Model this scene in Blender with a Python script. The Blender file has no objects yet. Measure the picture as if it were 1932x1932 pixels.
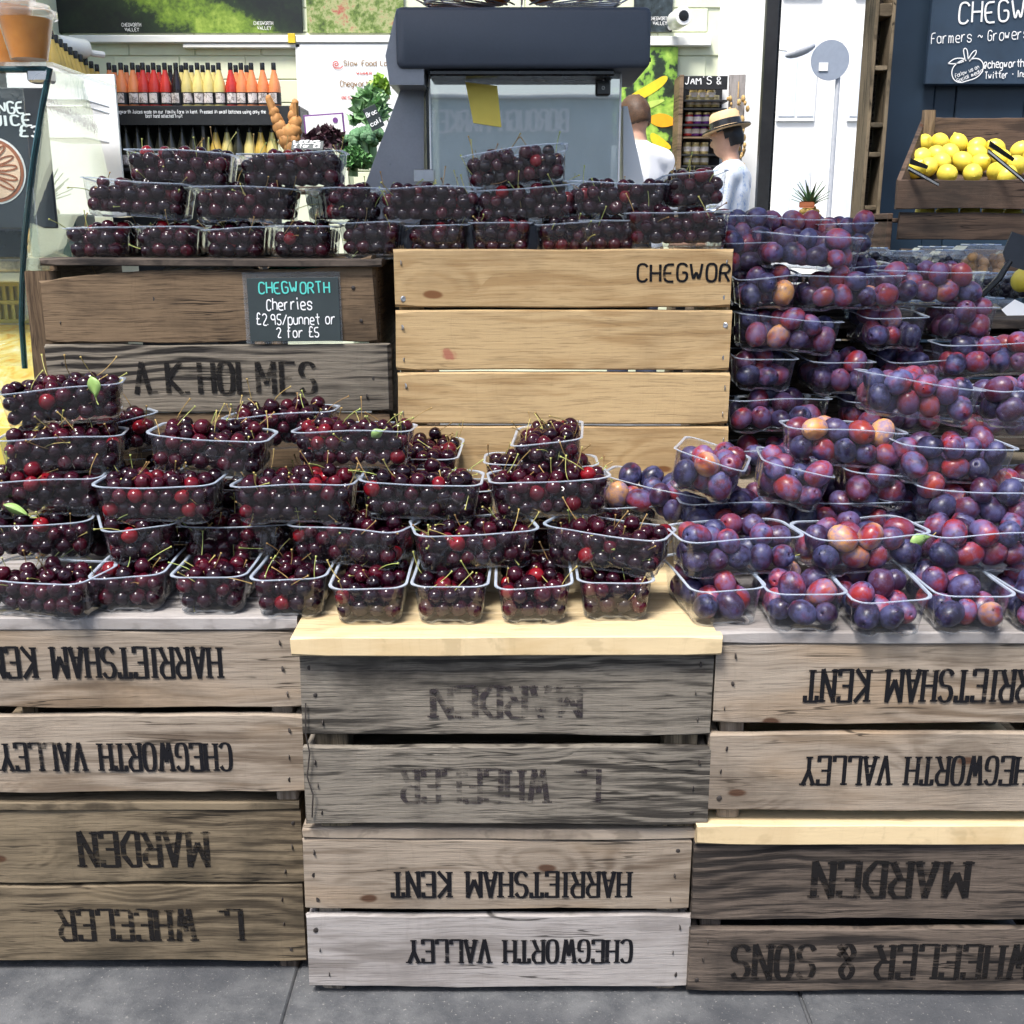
import bpy, bmesh, math, random
import numpy as np
from mathutils import Vector, Matrix, Euler, Quaternion
random.seed(11); RNG = np.random.default_rng(5)
SC = bpy.context.scene; COL = SC.collection
R = math.radians

# ------------------------------------------------------------------ camera
FPX, TH, CAMD, CAMH = 2090.0, R(14.4), 1.54, 1.21      # focal length in 1932 px units, pitch, distance, height
cam_d = bpy.data.cameras.new('camera'); cam = bpy.data.objects.new('camera', cam_d); COL.objects.link(cam)
cam.location = (0, -CAMD, CAMH); cam.rotation_euler = (R(90) - TH, 0, 0)
cam_d.sensor_width = 36; cam_d.lens = 36 * FPX / 1932; cam_d.clip_start = 0.05; cam_d.clip_end = 500
SC.camera = cam
# ------------------------------------------------------------------ world and sun
SUN_DIR = Vector((-0.24, -0.42, 0.87)).normalized()
w = bpy.data.worlds.new('World'); SC.world = w; w.use_nodes = True
wn = w.node_tree; wn.nodes.clear()
sky = wn.nodes.new('ShaderNodeTexSky'); sky.sky_type = 'NISHITA'; sky.sun_disc = False
sky.sun_elevation = math.asin(SUN_DIR.z); sky.sun_rotation = math.atan2(SUN_DIR.x, SUN_DIR.y)
sky.air_density = 1.0; sky.dust_density = 3.0; sky.ozone_density = 1.0
bg = wn.nodes.new('ShaderNodeBackground'); bg.inputs[1].default_value = 0.058
wo = wn.nodes.new('ShaderNodeOutputWorld')
wn.links.new(sky.outputs[0], bg.inputs[0]); wn.links.new(bg.outputs[0], wo.inputs[0])
sd = bpy.data.lights.new('sun', 'SUN'); sd.energy = 1.5; sd.angle = R(16); sd.color = (1, .965, .92)
sun = bpy.data.objects.new('sun', sd); COL.objects.link(sun); sun.location = (-3, -4, 9)
sun.rotation_euler = SUN_DIR.to_track_quat('Z', 'Y').to_euler()
# ------------------------------------------------------------------ exposure and render
SC.view_settings.view_transform = 'Standard'; SC.view_settings.look = 'None'
SC.view_settings.gamma = 1; SC.view_settings.use_curve_mapping = False
SC.view_settings.exposure = 2.05
SC.render.engine = 'CYCLES'
cy = SC.cycles; cy.use_denoising = True; cy.max_bounces = 6; cy.diffuse_bounces = 3; cy.glossy_bounces = 2
cy.transmission_bounces = 4; cy.transparent_max_bounces = 20; cy.caustics_reflective = False; cy.caustics_refractive = False
cy.sample_clamp_indirect = 4; cy.use_adaptive_sampling = True; cy.adaptive_threshold = .03

# ------------------------------------------------------------------ geometry helpers
_c, _s = math.cos(TH), math.sin(TH)
def at(u, v, y):
    """Point of the plane at depth y that is seen at (u, v) of the 1932 px photograph."""
    a = (u - 966) / FPX; t = (966 - v) / FPX; h = _c + t * _s; k = (y + CAMD) / h
    return Vector((a * k, y, CAMH + (-_s + t * _c) * k))
def y_on(v, z):
    """Depth at which the sight line of row v meets height z."""
    t = (966 - v) / FPX
    return (z - CAMH) / (-_s + t * _c) * (_c + t * _s) - CAMD
def pxm(v, y):
    return FPX * (_c + (966 - v) / FPX * _s) / (y + CAMD)

def tag(o, label=None, cat=None, group=None, kind=None):
    if label: o['label'] = label
    if cat: o['category'] = cat
    if group: o['group'] = group
    if kind: o['kind'] = kind
    return o
def link(o, parent=None):
    COL.objects.link(o)
    if parent is not None: o.parent = parent
    return o
def empty(name, loc=(0, 0, 0), rot=(0, 0, 0), **k):
    o = bpy.data.objects.new(name, None); link(o); o.location = loc; o.rotation_euler = rot
    o.empty_display_size = .05
    return tag(o, **k)
def inst(name, me, parent=None, loc=(0, 0, 0), rot=(0, 0, 0), sc=None, **k):
    o = bpy.data.objects.new(name, me); link(o, parent); o.location = loc; o.rotation_euler = rot
    if sc is not None: o.scale = (sc,) * 3 if isinstance(sc, (int, float)) else sc
    return tag(o, **k)
def copy_tree(o, parent=None):
    c = o.copy(); link(c, parent)
    for ch in list(o.children): copy_tree(ch, c)
    return c

class MB:
    """Collects shapes of ONE mesh."""
    def __init__(s): s.v = []; s.f = []; s.m = []; s.mi = 0
    def add(s, vs, fs):
        o = len(s.v); s.v += [tuple(p) for p in vs]
        for f in fs: s.f.append(tuple(i + o for i in f)); s.m.append(s.mi)
        return s
    def box(s, lo, hi, bev=0.0, mat=None):
        x0, y0, z0 = lo; x1, y1, z1 = hi
        if bev <= 0:
            vs = [(x0,y0,z0),(x1,y0,z0),(x1,y1,z0),(x0,y1,z0),(x0,y0,z1),(x1,y0,z1),(x1,y1,z1),(x0,y1,z1)]
            fs = [(0,3,2,1),(4,5,6,7),(0,1,5,4),(1,2,6,5),(2,3,7,6),(3,0,4,7)]
        else:
            b = bev; vs = []; fs = []
            for (z, i) in ((z0, b), (z0 + b, 0), (z1 - b, 0), (z1, b)):
                a0, a1, c0, c1 = x0 + i, x1 - i, y0 + i, y1 - i; k = b if i == 0 else b * .3
                vs += [(a0+k,c0,z),(a1-k,c0,z),(a1,c0+k,z),(a1,c1-k,z),(a1-k,c1,z),(a0+k,c1,z),(a0,c1-k,z),(a0,c0+k,z)]
            for r in range(3):
                for j in range(8):
                    fs.append((r*8+j, r*8+(j+1)%8, r*8+8+(j+1)%8, r*8+8+j))
            fs.append(tuple(range(7, -1, -1))); fs.append(tuple(range(24, 32)))
        if mat is not None: vs = [mat @ Vector(p) for p in vs]
        return s.add(vs, fs)
    def lathe(s, prof, n=16, mat=None, cap=True, off=(0, 0, 0)):
        vs = []; fs = []
        for r, z in prof:
            for j in range(n):
                a = 2 * math.pi * j / n; vs.append(Vector((r * math.cos(a) + off[0], r * math.sin(a) + off[1], z + off[2])))
        for i in range(len(prof) - 1):
            for j in range(n):
                fs.append((i*n+j, i*n+(j+1)%n, (i+1)*n+(j+1)%n, (i+1)*n+j))
        if cap:
            fs.append(tuple(range(n - 1, -1, -1))); fs.append(tuple(range((len(prof)-1)*n, len(prof)*n)))
        if mat is not None: vs = [mat @ p for p in vs]
        return s.add(vs, fs)
    def tube(s, pts, rad, n=6, cap=True):
        pts = [Vector(p) for p in pts]; vs = []; fs = []; up = Vector((.13, .27, .95))
        for i, p in enumerate(pts):
            d = (pts[min(i+1, len(pts)-1)] - pts[max(i-1, 0)]).normalized()
            a = d.cross(up)
            if a.length < 1e-3: a = d.cross(Vector((1, 0, 0)))
            a.normalize(); b = d.cross(a); r = rad[i] if isinstance(rad, (list, tuple)) else rad
            for j in range(n):
                t = 2 * math.pi * j / n; vs.append(p + a * (r * math.cos(t)) + b * (r * math.sin(t)))
        for i in range(len(pts) - 1):
            for j in range(n):
                fs.append((i*n+j, i*n+(j+1)%n, (i+1)*n+(j+1)%n, (i+1)*n+j))
        if cap: fs.append(tuple(range(n - 1, -1, -1))); fs.append(tuple(range((len(pts)-1)*n, len(pts)*n)))
        return s.add(vs, fs)
    def prism(s, poly, ext):
        """poly: coplanar points, ext: extrusion vector."""
        e = Vector(ext); n = len(poly); vs = [Vector(p) for p in poly] + [Vector(p) + e for p in poly]
        fs = [tuple(range(n)), tuple(range(2*n-1, n-1, -1))]
        for i in range(n): fs.append((i, i + n, (i+1) % n + n, (i+1) % n))
        return s.add(vs, fs)
    def ball(s, c, r, nu=14, nv=9, sc=(1, 1, 1), jit=0, mat=None):
        vs = []; fs = []
        for i in range(nv + 1):
            t = math.pi * i / nv
            for j in range(nu):
                a = 2 * math.pi * j / nu; q = r * (1 + jit * random.uniform(-1, 1))
                p = Vector((q*math.sin(t)*math.cos(a)*sc[0], q*math.sin(t)*math.sin(a)*sc[1], q*math.cos(t)*sc[2]))
                if mat is not None: p = mat @ p
                vs.append(p + Vector(c))
        for i in range(nv):
            for j in range(nu): fs.append((i*nu+j, (i+1)*nu+j, (i+1)*nu+(j+1)%nu, i*nu+(j+1)%nu))
        return s.add(vs, fs)
    def mesh(s, name, mats, smooth=False):
        me = bpy.data.meshes.new(name); me.from_pydata(s.v, [], s.f)
        if not isinstance(mats, (list, tuple)): mats = [mats]
        for m in mats: me.materials.append(m)
        if len(mats) > 1: me.polygons.foreach_set('material_index', s.m)
        if smooth: me.polygons.foreach_set('use_smooth', [True] * len(me.polygons))
        me.update(); 
        bm = bmesh.new(); bm.from_mesh(me); bmesh.ops.recalc_face_normals(bm, faces=bm.faces); bm.to_mesh(me); bm.free()
        if smooth:
            try: me.set_sharp_from_angle(angle=R(40))
            except Exception: pass
        return me
    def build(s, name, mats, parent=None, loc=(0, 0, 0), rot=(0, 0, 0), smooth=False, **k):
        return inst(name, s.mesh(name, mats, smooth), parent, loc, rot, **k)

# ------------------------------------------------------------------ node helpers
class NT:
    def __init__(s, name):
        s.m = bpy.data.materials.new(name); s.m.use_nodes = True; s.t = s.m.node_tree; s.t.nodes.clear()
        s.out = s.t.nodes.new('ShaderNodeOutputMaterial')
    def n(s, kind, **k):
        nd = s.t.nodes.new('ShaderNode' + kind)
        for a, b in k.items(): setattr(nd, a, b)
        return nd
    def l(s, a, b): s.t.links.new(a, b)
    def setin(s, sock, v):
        if hasattr(v, 'is_linked') or hasattr(v, 'links'): s.l(v, sock)
        elif v is not None:
            if sock.type == 'RGBA' and len(v) == 3: v = (*v, 1)
            sock.default_value = v
    def math(s, op, a, b=None, c=None, clamp=False):
        nd = s.n('Math', operation=op, use_clamp=clamp); s.setin(nd.inputs[0], a)
        if b is not None: s.setin(nd.inputs[1], b)
        if c is not None: s.setin(nd.inputs[2], c)
        return nd.outputs[0]
    def vmath(s, op, a, b=None):
        nd = s.n('VectorMath', operation=op); s.setin(nd.inputs[0], a)
        if b is not None: s.setin(nd.inputs[1], b)
        return nd.outputs[0]
    def mix(s, f, a, b, blend='MIX'):
        nd = s.n('Mix', data_type='RGBA', blend_type=blend); s.setin(nd.inputs[0], f); s.setin(nd.inputs[6], a); s.setin(nd.inputs[7], b)
        return nd.outputs[2]
    def noise(s, vec, scale=5, detail=3, rough=.55, dist=0):
        nd = s.n('TexNoise'); s.setin(nd.inputs['Vector'], vec); nd.inputs['Scale'].default_value = scale
        nd.inputs['Detail'].default_value = detail; nd.inputs['Roughness'].default_value = rough; nd.inputs['Distortion'].default_value = dist
        return nd.outputs[0]
    def ramp(s, f, stops):
        nd = s.n('ValToRGB'); s.setin(nd.inputs[0], f); e = nd.color_ramp.elements
        while len(e) < len(stops): e.new(.5)
        for i, (p, c) in enumerate(stops):
            e[i].position = p; e[i].color = (*c, 1) if not isinstance(c, (int, float)) else (c, c, c, 1)
        return nd.outputs[0]
    def step(s, f, a, b):
        nd = s.n('MapRange', interpolation_type='SMOOTHSTEP'); s.setin(nd.inputs[0], f)
        nd.inputs[1].default_value = a; nd.inputs[2].default_value = b
        return nd.outputs[0]
    def coords(s, scale=(1, 1, 1), rnd=True):
        tc = s.n('TexCoord').outputs['Object']
        if rnd:
            oi = s.n('ObjectInfo').outputs['Random']
            tc = s.vmath('ADD', tc, s.vmath('SCALE', (13.7, 7.1, 9.3))) if False else tc
            cx = s.n('CombineXYZ'); s.l(s.math('MULTIPLY', oi, 17.3), cx.inputs[0]); s.l(s.math('MULTIPLY', oi, 5.1), cx.inputs[1]); s.l(s.math('MULTIPLY', oi, 9.7), cx.inputs[2])
            tc = s.vmath('ADD', tc, cx.outputs[0])
        return tc
    def scl(s, vec, sc): return s.vmath('MULTIPLY', vec, sc)
    def bump(s, h, strength=.3, dist=.002):
        nd = s.n('Bump'); s.setin(nd.inputs['Height'], h); nd.inputs['Strength'].default_value = strength; nd.inputs['Distance'].default_value = dist
        return nd.outputs[0]
    def bsdf(s, col=(.5, .5, .5), rough=.6, normal=None, **k):
        p = s.n('BsdfPrincipled'); s.setin(p.inputs['Base Color'], col); s.setin(p.inputs['Roughness'], rough)
        if normal is not None: s.l(normal, p.inputs['Normal'])
        for a, b in k.items(): s.setin(p.inputs[a.replace('_', ' ')], b)
        return p.outputs[0]
    def done(s, sh): s.l(sh, s.out.inputs[0]); return s.m

M = {}
def plain(name, col, rough=.6, var=.12, nscale=30, bump=0, metal=0, **k):
    """Painted / moulded surface with slight mottling and wear."""
    t = NT(name); co = t.coords()
    n1 = t.noise(co, nscale, 4); n2 = t.noise(co, nscale * .12, 3)
    f = t.math('ADD', t.math('MULTIPLY', n1, .5), t.math('MULTIPLY', n2, .5))
    c = t.mix(t.step(f, .3, .7), tuple(max(0, q * (1 - var)) for q in col), tuple(min(1, q * (1 + var)) for q in col))
    nr = t.bump(n1, .3, bump) if bump else None
    M[name] = t.done(t.bsdf(c, t.math('ADD', t.math('MULTIPLY', n2, .15), rough - .07), nr, Metallic=metal, **k)); return M[name]

def wood(name, light, dark, knot=(.06, .025, .012), stain=(.03, .026, .022), stain_amt=.35, ring_amt=.6, ring_scale=30, fibre=.5, rough=.8, bump=.5, blush=None, knots=.5, red=0, crack=1.0):
    """Sawn softwood: growth rings bent round knots, fine fibres, saw marks and dirt, along local x."""
    t = NT(name); co = t.coords()
    wv = t.n('TexNoise'); t.l(co, wv.inputs['Vector']); wv.inputs['Scale'].default_value = 7; wv.inputs['Detail'].default_value = 2
    co = t.vmath('ADD', co, t.scl(t.vmath('SUBTRACT', wv.outputs[1], (.5, .5, .5)), (.05, .0, .012)))
    flat = t.vmath('ADD', t.scl(co, (1, .35, 1)), (.0, .37, .0))
    rt = t.n('VectorRotate', rotation_type='Y_AXIS'); t.l(flat, rt.inputs[0]); rt.inputs['Angle'].default_value = .012; flat = rt.outputs[0]
    warp = t.noise(t.scl(flat, (2.2, 2, 7)), 1, 3)
    # knots
    sf = t.n('SeparateXYZ'); t.l(flat, sf.inputs[0]); cf = t.n('CombineXYZ'); t.l(t.math('MULTIPLY', sf.outputs[0], 3.1), cf.inputs[0]); t.l(t.math('MULTIPLY', sf.outputs[2], 6.2), cf.inputs[1])
    vo = t.n('TexVoronoi', voronoi_dimensions='2D'); t.l(cf.outputs[0], vo.inputs['Vector']); vo.inputs['Scale'].default_value = 1; vo.inputs['Randomness'].default_value = 1
    d = vo.outputs['Distance']; sep = t.n('SeparateColor'); t.l(vo.outputs['Color'], sep.inputs[0])
    has = t.math('GREATER_THAN', sep.outputs[0], 1 - knots)
    near = t.math('MULTIPLY', t.math('SUBTRACT', 1, t.step(d, .02, .42)), has)
    km = t.math('MULTIPLY', t.math('SUBTRACT', 1, t.step(t.math('ADD', d, t.math('MULTIPLY', warp, .05)), .055, .08)), has)
    sx = t.n('SeparateXYZ'); t.l(co, sx.inputs[0])
    ph = t.math('ADD', t.math('MULTIPLY', sx.outputs[2], ring_scale), t.math('ADD', t.math('MULTIPLY', warp, 5.0), t.math('MULTIPLY', near, 3.2)))
    ph = t.math('ADD', ph, t.math('MULTIPLY', sx.outputs[0], .6))
    ring = t.math('ABSOLUTE', t.math('SUBTRACT', t.math('FRACT', ph), .5))
    ring = t.step(t.math('MULTIPLY', ring, 2), .05, .95)
    ringn = t.noise(t.scl(flat, (3, 3, 16)), 1, 2)
    ring = t.math('MULTIPLY', ring, t.step(ringn, .3, .65))
    fib = t.step(t.noise(t.scl(flat, (7, 120, 190)), 1, 5, .7), .28, .72)
    fib2 = t.noise(t.scl(flat, (16, 60, 420)), 1, 3, .65)
    saw = t.noise(t.scl(flat, (190, 2, 6)), 1, 2)
    dirt = t.noise(t.scl(flat, (3.2, 3, 6.5)), 1, 5, .65)
    blot = t.step(t.noise(t.scl(flat, (1.6, 2, 6)), 1, 4, .6), .25, .75)
    f = t.math('ADD', t.math('MULTIPLY', ring, ring_amt), t.math('MULTIPLY', t.math('SUBTRACT', fib, .45), fibre * .9))
    f = t.math('ADD', f, t.math('MULTIPLY', t.math('SUBTRACT', blot, .4), .7), clamp=True)
    f = t.step(f, .08, .82)
    c = t.mix(f, light, dark)
    oi = t.n('ObjectInfo').outputs['Random']
    c = t.mix(t.math('MULTIPLY', t.math('FRACT', t.math('MULTIPLY', oi, 37.3)), .28), c, dark)
    c = t.mix(t.math('MULTIPLY', t.step(fib2, .52, .66), .75 * fibre), c, tuple(q * .45 for q in dark))
    if blush: c = t.mix(t.math('MULTIPLY', t.step(t.noise(t.scl(flat, (2, 2, 9)), 1.3, 2), .5, .72), .55), c, blush)
    c = t.mix(t.math('MULTIPLY', t.step(saw, .55, .75), .08), c, tuple(q * .5 for q in dark))
    c = t.mix(t.math('MULTIPLY', t.step(dirt, .47, .68), stain_amt), c, stain)
    ck = t.math('ABSOLUTE', t.math('SUBTRACT', t.noise(t.scl(flat, (2.4, 5, 55)), 1, 3, .5), .5))
    ckm = t.math('MULTIPLY', t.math('SUBTRACT', 1, t.step(ck, .004, .016)), t.step(t.noise(t.scl(flat, (5, 3, 11)), 1, 2), .5, .6))
    c = t.mix(t.math('MULTIPLY', ckm, .85 * crack), c, tuple(q * .18 for q in dark))
    c = t.mix(t.math('MULTIPLY', near, .3), c, dark)
    c = t.mix(t.math('MULTIPLY', km, .9), c, knot)
    if red:
        rn = t.n('TexVoronoi'); t.l(t.scl(flat, (6, 6, 9)), rn.inputs['Vector']); rn.inputs['Scale'].default_value = 1
        rs = t.n('SeparateColor'); t.l(rn.outputs['Color'], rs.inputs[0])
        rm = t.math('MULTIPLY', t.math('SUBTRACT', 1, t.step(t.math('ADD', rn.outputs['Distance'], t.math('MULTIPLY', t.noise(t.scl(flat, (60, 60, 60)), 1, 2), .18)), .12, .2)), t.math('GREATER_THAN', rs.outputs[1], .78))
        c = t.mix(t.math('MULTIPLY', rm, red), c, (.3, .02, .04))
    h = t.math('ADD', t.math('MULTIPLY', fib, .6), t.math('SUBTRACT', t.math('MULTIPLY', saw, .05), t.math('MULTIPLY', f, .55)))
    M[name] = t.done(t.bsdf(c, rough, t.bump(h, bump, .0018), Specular_IOR_Level=.25)); return M[name]

# crate timbers
wood('wood_pinkgrey', (.34, .285, .225), (.125, .094, .068), stain=(.05, .036, .026), stain_amt=.5, ring_amt=.45, ring_scale=34, blush=(.32, .225, .14), knots=.34)
wood('wood_palegrey', (.375, .35, .335), (.185, .165, .152), stain=(.11, .092, .085), stain_amt=.45, ring_amt=.35, ring_scale=30, knots=.12, red=.25)
wood('wood_grey', (.22, .195, .160), (.042, .037, .031), stain=(.022, .02, .018), stain_amt=.75, ring_amt=.7, ring_scale=46, fibre=.9, bump=.8, knots=.22)
wood('wood_olive', (.21, .165, .108), (.045, .034, .022), stain=(.022, .018, .012), stain_amt=.75, ring_amt=.55, ring_scale=36, fibre=.7, blush=(.26, .20, .125), knots=.22)
wood('wood_darkbrown', (.125, .098, .078), (.022, .018, .016), stain=(.015, .013, .012), stain_amt=.7, ring_amt=.75, ring_scale=42, fibre=.8, bump=.8, knots=.2)
wood('wood_brown', (.175, .12, .072), (.060, .038, .022), stain=(.025, .017, .011), stain_amt=.6, ring_amt=.25, ring_scale=16, fibre=.8, knots=.35)
wood('wood_ringed', (.20, .172, .135), (.020, .017, .015), stain=(.03, .025, .02), stain_amt=.35, ring_amt=1.0, ring_scale=62, fibre=.5, bump=.9, knots=.12)
wood('wood_pine', (.54, .385, .20), (.36, .23, .105), knot=(.16, .06, .02), stain=(.22, .145, .075), stain_amt=.4, ring_amt=.55, ring_scale=26, fibre=.6, bump=.25, knots=.34, red=.6, rough=.65, crack=.3)
wood('wood_yellow', (.64, .51, .31), (.50, .36, .185), knot=(.2, .09, .03), stain=(.4, .28, .15), stain_amt=.3, ring_amt=.4, ring_scale=26, fibre=.35, bump=.25, knots=.2, red=.8, rough=.6, crack=.35)
wood('wood_shelf', (.24, .17, .11), (.10, .07, .045), stain_amt=.5, ring_amt=.5, knots=.2)
wood('wood_lemoncrate', (.13, .085, .06), (.05, .034, .026), stain_amt=.6, ring_amt=.5, knots=.2)

def ink(name, col, wear=.45, scale=1.0):
    """Stencilled paint, worn off along the grain."""
    t = NT(name); co = t.coords()
    n1 = t.noise(t.scl(co, (30 * scale, 30, 170 * scale)), 1, 4, .65); n2 = t.noise(t.scl(co, (14, 14, 22)), 1, 3)
    f = t.math('ADD', t.math('MULTIPLY', n1, .6), t.math('MULTIPLY', n2, .4))
    a = t.step(f, wear - .1, wear + .08)
    sh = t.n('MixShader'); t.l(a, sh.inputs[0]); t.l(t.n('BsdfTransparent').outputs[0], sh.inputs[1]); t.l(t.bsdf(col, .75, None, Specular_IOR_Level=.15), sh.inputs[2])
    M[name] = t.done(sh.outputs[0])
ink('ink_black', (.007, .007, .009), .37)
ink('ink_faded', (.010, .009, .009), .45)
ink('ink_ghost', (.035, .029, .031), .53)
ink('chalk_white', (.85, .86, .86), .2, 2)
ink('chalk_teal', (.12, .62, .55), .2, 2)
ink('print_white', (.8, .8, .78), .05)
ink('print_brown', (.3, .19, .1), .05)
ink('print_red', (.6, .04, .03), .05)

def clear(name, tint, haze, hazecol, rough=.06, ior=1.45):
    """Thin clear plastic or glass wall: see-through with a Fresnel sheen and a little milkiness."""
    t = NT(name); co = t.coords()
    tr = t.n('BsdfTransparent'); tr.inputs[0].default_value = (*tint, 1)
    df = t.n('BsdfDiffuse'); df.inputs[0].default_value = (*hazecol, 1)
    tl = t.n('BsdfTranslucent'); tl.inputs[0].default_value = (*hazecol, 1)
    hz = t.n('MixShader'); hz.inputs[0].default_value = .5; t.l(df.outputs[0], hz.inputs[1]); t.l(tl.outputs[0], hz.inputs[2])
    lw0 = t.n('LayerWeight'); lw0.inputs[0].default_value = .5; edge_ = t.math('ADD', 1, t.math('MULTIPLY', t.math('POWER', lw0.outputs['Facing'], 3), 9))
    m1 = t.n('MixShader'); t.l(t.math('MULTIPLY', t.math('MULTIPLY', t.math('ADD', .6, t.math('MULTIPLY', t.noise(co, 35, 3), .8)), edge_), haze, clamp=True), m1.inputs[0])
    t.l(tr.outputs[0], m1.inputs[1]); t.l(hz.outputs[0], m1.inputs[2])
    gl = t.n('BsdfGlossy'); gl.inputs['Roughness'].default_value = rough; gl.inputs[0].default_value = (1, 1, 1, 1)
    lw_ = t.n('LayerWeight'); lw_.inputs[0].default_value = .5; f0 = ((ior - 1) / (ior + 1)) ** 2
    fr = t.math('ADD', f0 * 1.0, t.math('MULTIPLY', t.math('POWER', lw_.outputs['Facing'], 4), .85), clamp=True)
    bm = t.bump(t.noise(co, 60, 2), .15, .002)
    t.l(bm, gl.inputs['Normal'])
    m2 = t.n('MixShader'); t.l(fr, m2.inputs[0]); t.l(m1.outputs[0], m2.inputs[1]); t.l(gl.outputs[0], m2.inputs[2])
    M[name] = t.done(m2.outputs[0])
clear('punnet_wall', (.965, .977, .988), .010, (.62, .72, .88), .06, 1.6)
clear('punnet_rim', (.88, .93, .98), .28, (.70, .80, .94), .1, 1.6)
clear('punnet_foot', (.93, .96, .98), .05, (.68, .76, .88), .08, 1.6)
clear('case_glass', (.95, .98, .97), .012, (.8, .85, .85), .02, 1.5)
clear('glass_edge', (.10, .22, .24), .35, (.05, .14, .16), .05, 1.5)
clear('clam_plastic', (.95, .96, .97), .10, (.8, .84, .88), .06, 1.5)
clear('cup_plastic', (.96, .96, .95), .03, (.85, .82, .78), .05, 1.5)

def fruit_random(t):
    a = t.n('NewGeometry').outputs['Random Per Island']; b = t.n('ObjectInfo').outputs['Random']
    return t.math('FRACT', t.math('ADD', t.math('MULTIPLY', a, 7.31), t.math('MULTIPLY', b, 13.7)))
def mk_cherry():
    t = NT('cherry_skin'); r = fruit_random(t); co = t.coords()
    c = t.ramp(r, [(0, (.006, .0010, .0035)), (.35, (.013, .0013, .0055)), (.7, (.028, .0018, .0075)), (.93, (.055, .003, .009)), (1, (.20, .005, .009))])
    n = t.noise(co, 90, 3)
    c = t.mix(t.math('MULTIPLY', t.step(n, .5, .75), .25), c, (.045, .003, .010))
    M['cherry'] = t.done(t.bsdf(c, t.math('ADD', .07, t.math('MULTIPLY', n, .10)), None, Specular_IOR_Level=.42, Subsurface_Weight=0.0))
    t = NT('plum_skin'); r = fruit_random(t); r2 = t.math('FRACT', t.math('MULTIPLY', r, 17.7)); co = t.coords()
    base = t.ramp(r, [(0, (.008, .008, .026)), (.4, (.017, .007, .026)), (.66, (.042, .008, .022)), (.9, (.14, .012, .02)), (1, (.26, .035, .02))])
    blushn = t.noise(co, 26, 2)
    c = t.mix(t.step(t.math('ADD', blushn, t.math('MULTIPLY', t.math('SUBTRACT', r2, .5), .5)), .54, .76), base, (.24, .018, .020))
    yel = t.math('MULTIPLY', t.math('GREATER_THAN', r2, .95), t.step(t.noise(co, 17, 2), .4, .6))
    c = t.mix(yel, c, (.62, .30, .085))
    sp = t.noise(co, 420, 2)
    c = t.mix(t.math('MULTIPLY', t.step(sp, .62, .75), .3), c, (.45, .2, .12))
    bl = t.math('ADD', t.math('MULTIPLY', t.noise(co, 34, 4, .7), .75), t.math('MULTIPLY', t.noise(co, 150, 3), .25))
    blm = t.math('MULTIPLY', t.step(bl, .40, .62), t.math('ADD', .32, t.math('MULTIPLY', r2, .45)))
    c = t.mix(blm, c, (.105, .115, .28))
    M['plum'] = t.done(t.bsdf(c, t.math('ADD', .3, t.math('MULTIPLY', blm, .45)), None, Specular_IOR_Level=.42))
    t = NT('stem_skin'); r = fruit_random(t); co = t.coords()
    c = t.ramp(t.math('ADD', r, t.math('MULTIPLY', t.math('SUBTRACT', t.noise(co, 60, 2), .5), .5)), [(0, (.20, .11, .035)), (.4, (.36, .24, .08)), (.7, (.38, .38, .11)), (1, (.30, .38, .10))])
    M['stem'] = t.done(t.bsdf(c, .6))
mk_cherry()
# ------------------------------------------------------------------ lettering (single-line glyphs on a 4 x 8 grid, baseline at 2)
GL = {'A':'02 28 42;14 34','B':'02 08 38 47 46 35 05;35 44 43 32 02','C':'47 38 18 07 03 12 32 43','D':'02 08 28 37 46 44 33 22 02','E':'48 08 02 42;05 35','F':'48 08 02;05 35',
'G':'47 38 18 07 03 12 32 43 45 25','H':'02 08;42 48;05 45','I':'22 28','J':'38 33 22 12 03','K':'02 08;48 05 42','L':'08 02 42','M':'02 08 24 48 42','N':'02 08 42 48','O':'28 18 07 03 12 32 43 47 38 28',
'P':'02 08 38 47 46 35 05','R':'02 08 38 47 46 35 05;25 42','S':'47 38 18 07 06 15 35 44 43 32 12 03','T':'22 28;08 48','U':'08 03 12 32 43 48','V':'08 22 48','W':'08 12 26 32 48','Y':'08 25 48;25 22','Z':'08 48 02 42',
'&':'42 06 07 18 28 37 36 04 03 12 22 44','£':'47 38 28 17 14 02 42;05 35','0':'28 18 07 03 12 32 43 47 38 28','1':'17 28 22','2':'07 18 38 47 46 02 42','3':'07 18 38 47 46 35 15;35 44 43 32 12 03','5':'48 08 05 35 44 43 32 12 03','9':'46 35 15 06 07 18 38 47 46 42',
'.':'12 22','-':'15 35','~':'04 15 25 34 44 45','/':'02 48',"'":'28 27','@':'35 24 14 04 13 33 46 37 17 06 03 12 32',
'a':'45 36 16 05 03 12 32 43;46 42','b':'08 02;05 16 36 45 43 32 12 03','c':'45 36 16 05 03 12 32 43','d':'48 42;45 36 16 05 03 12 32 43','e':'04 44 45 36 16 05 03 12 42','f':'38 28 17 12;06 36','g':'45 36 16 05 03 12 32 43;46 41 30 10',
'h':'08 02;05 16 36 45 42','i':'22 26;27 28','j':'26 21 10;27 28','k':'08 02;36 04 32','l':'28 22','m':'02 06;05 16 25 22;25 36 45 42','n':'02 06;05 16 36 45 42','o':'26 16 05 03 12 32 43 45 36 26','p':'06 00;05 16 36 45 43 32 12 03',
'r':'06 02;04 16 36','s':'45 36 16 05 14 34 43 32 12 03','t':'28 23 32;06 46','u':'06 03 12 32 43;46 42','v':'06 22 46','w':'06 12 25 32 46','y':'06 13 33 45;46 41 20','x':'06 42;46 02'}
GLS = {'T': '22 28;07 08 48 47', 'L': '08 02 42 43', 'E': '47 48 08 02 42 43;05 35', 'F': '47 48 08 02;05 35'}   # stencil capitals with end ticks
NARROW = set("il.I'1:")
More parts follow.
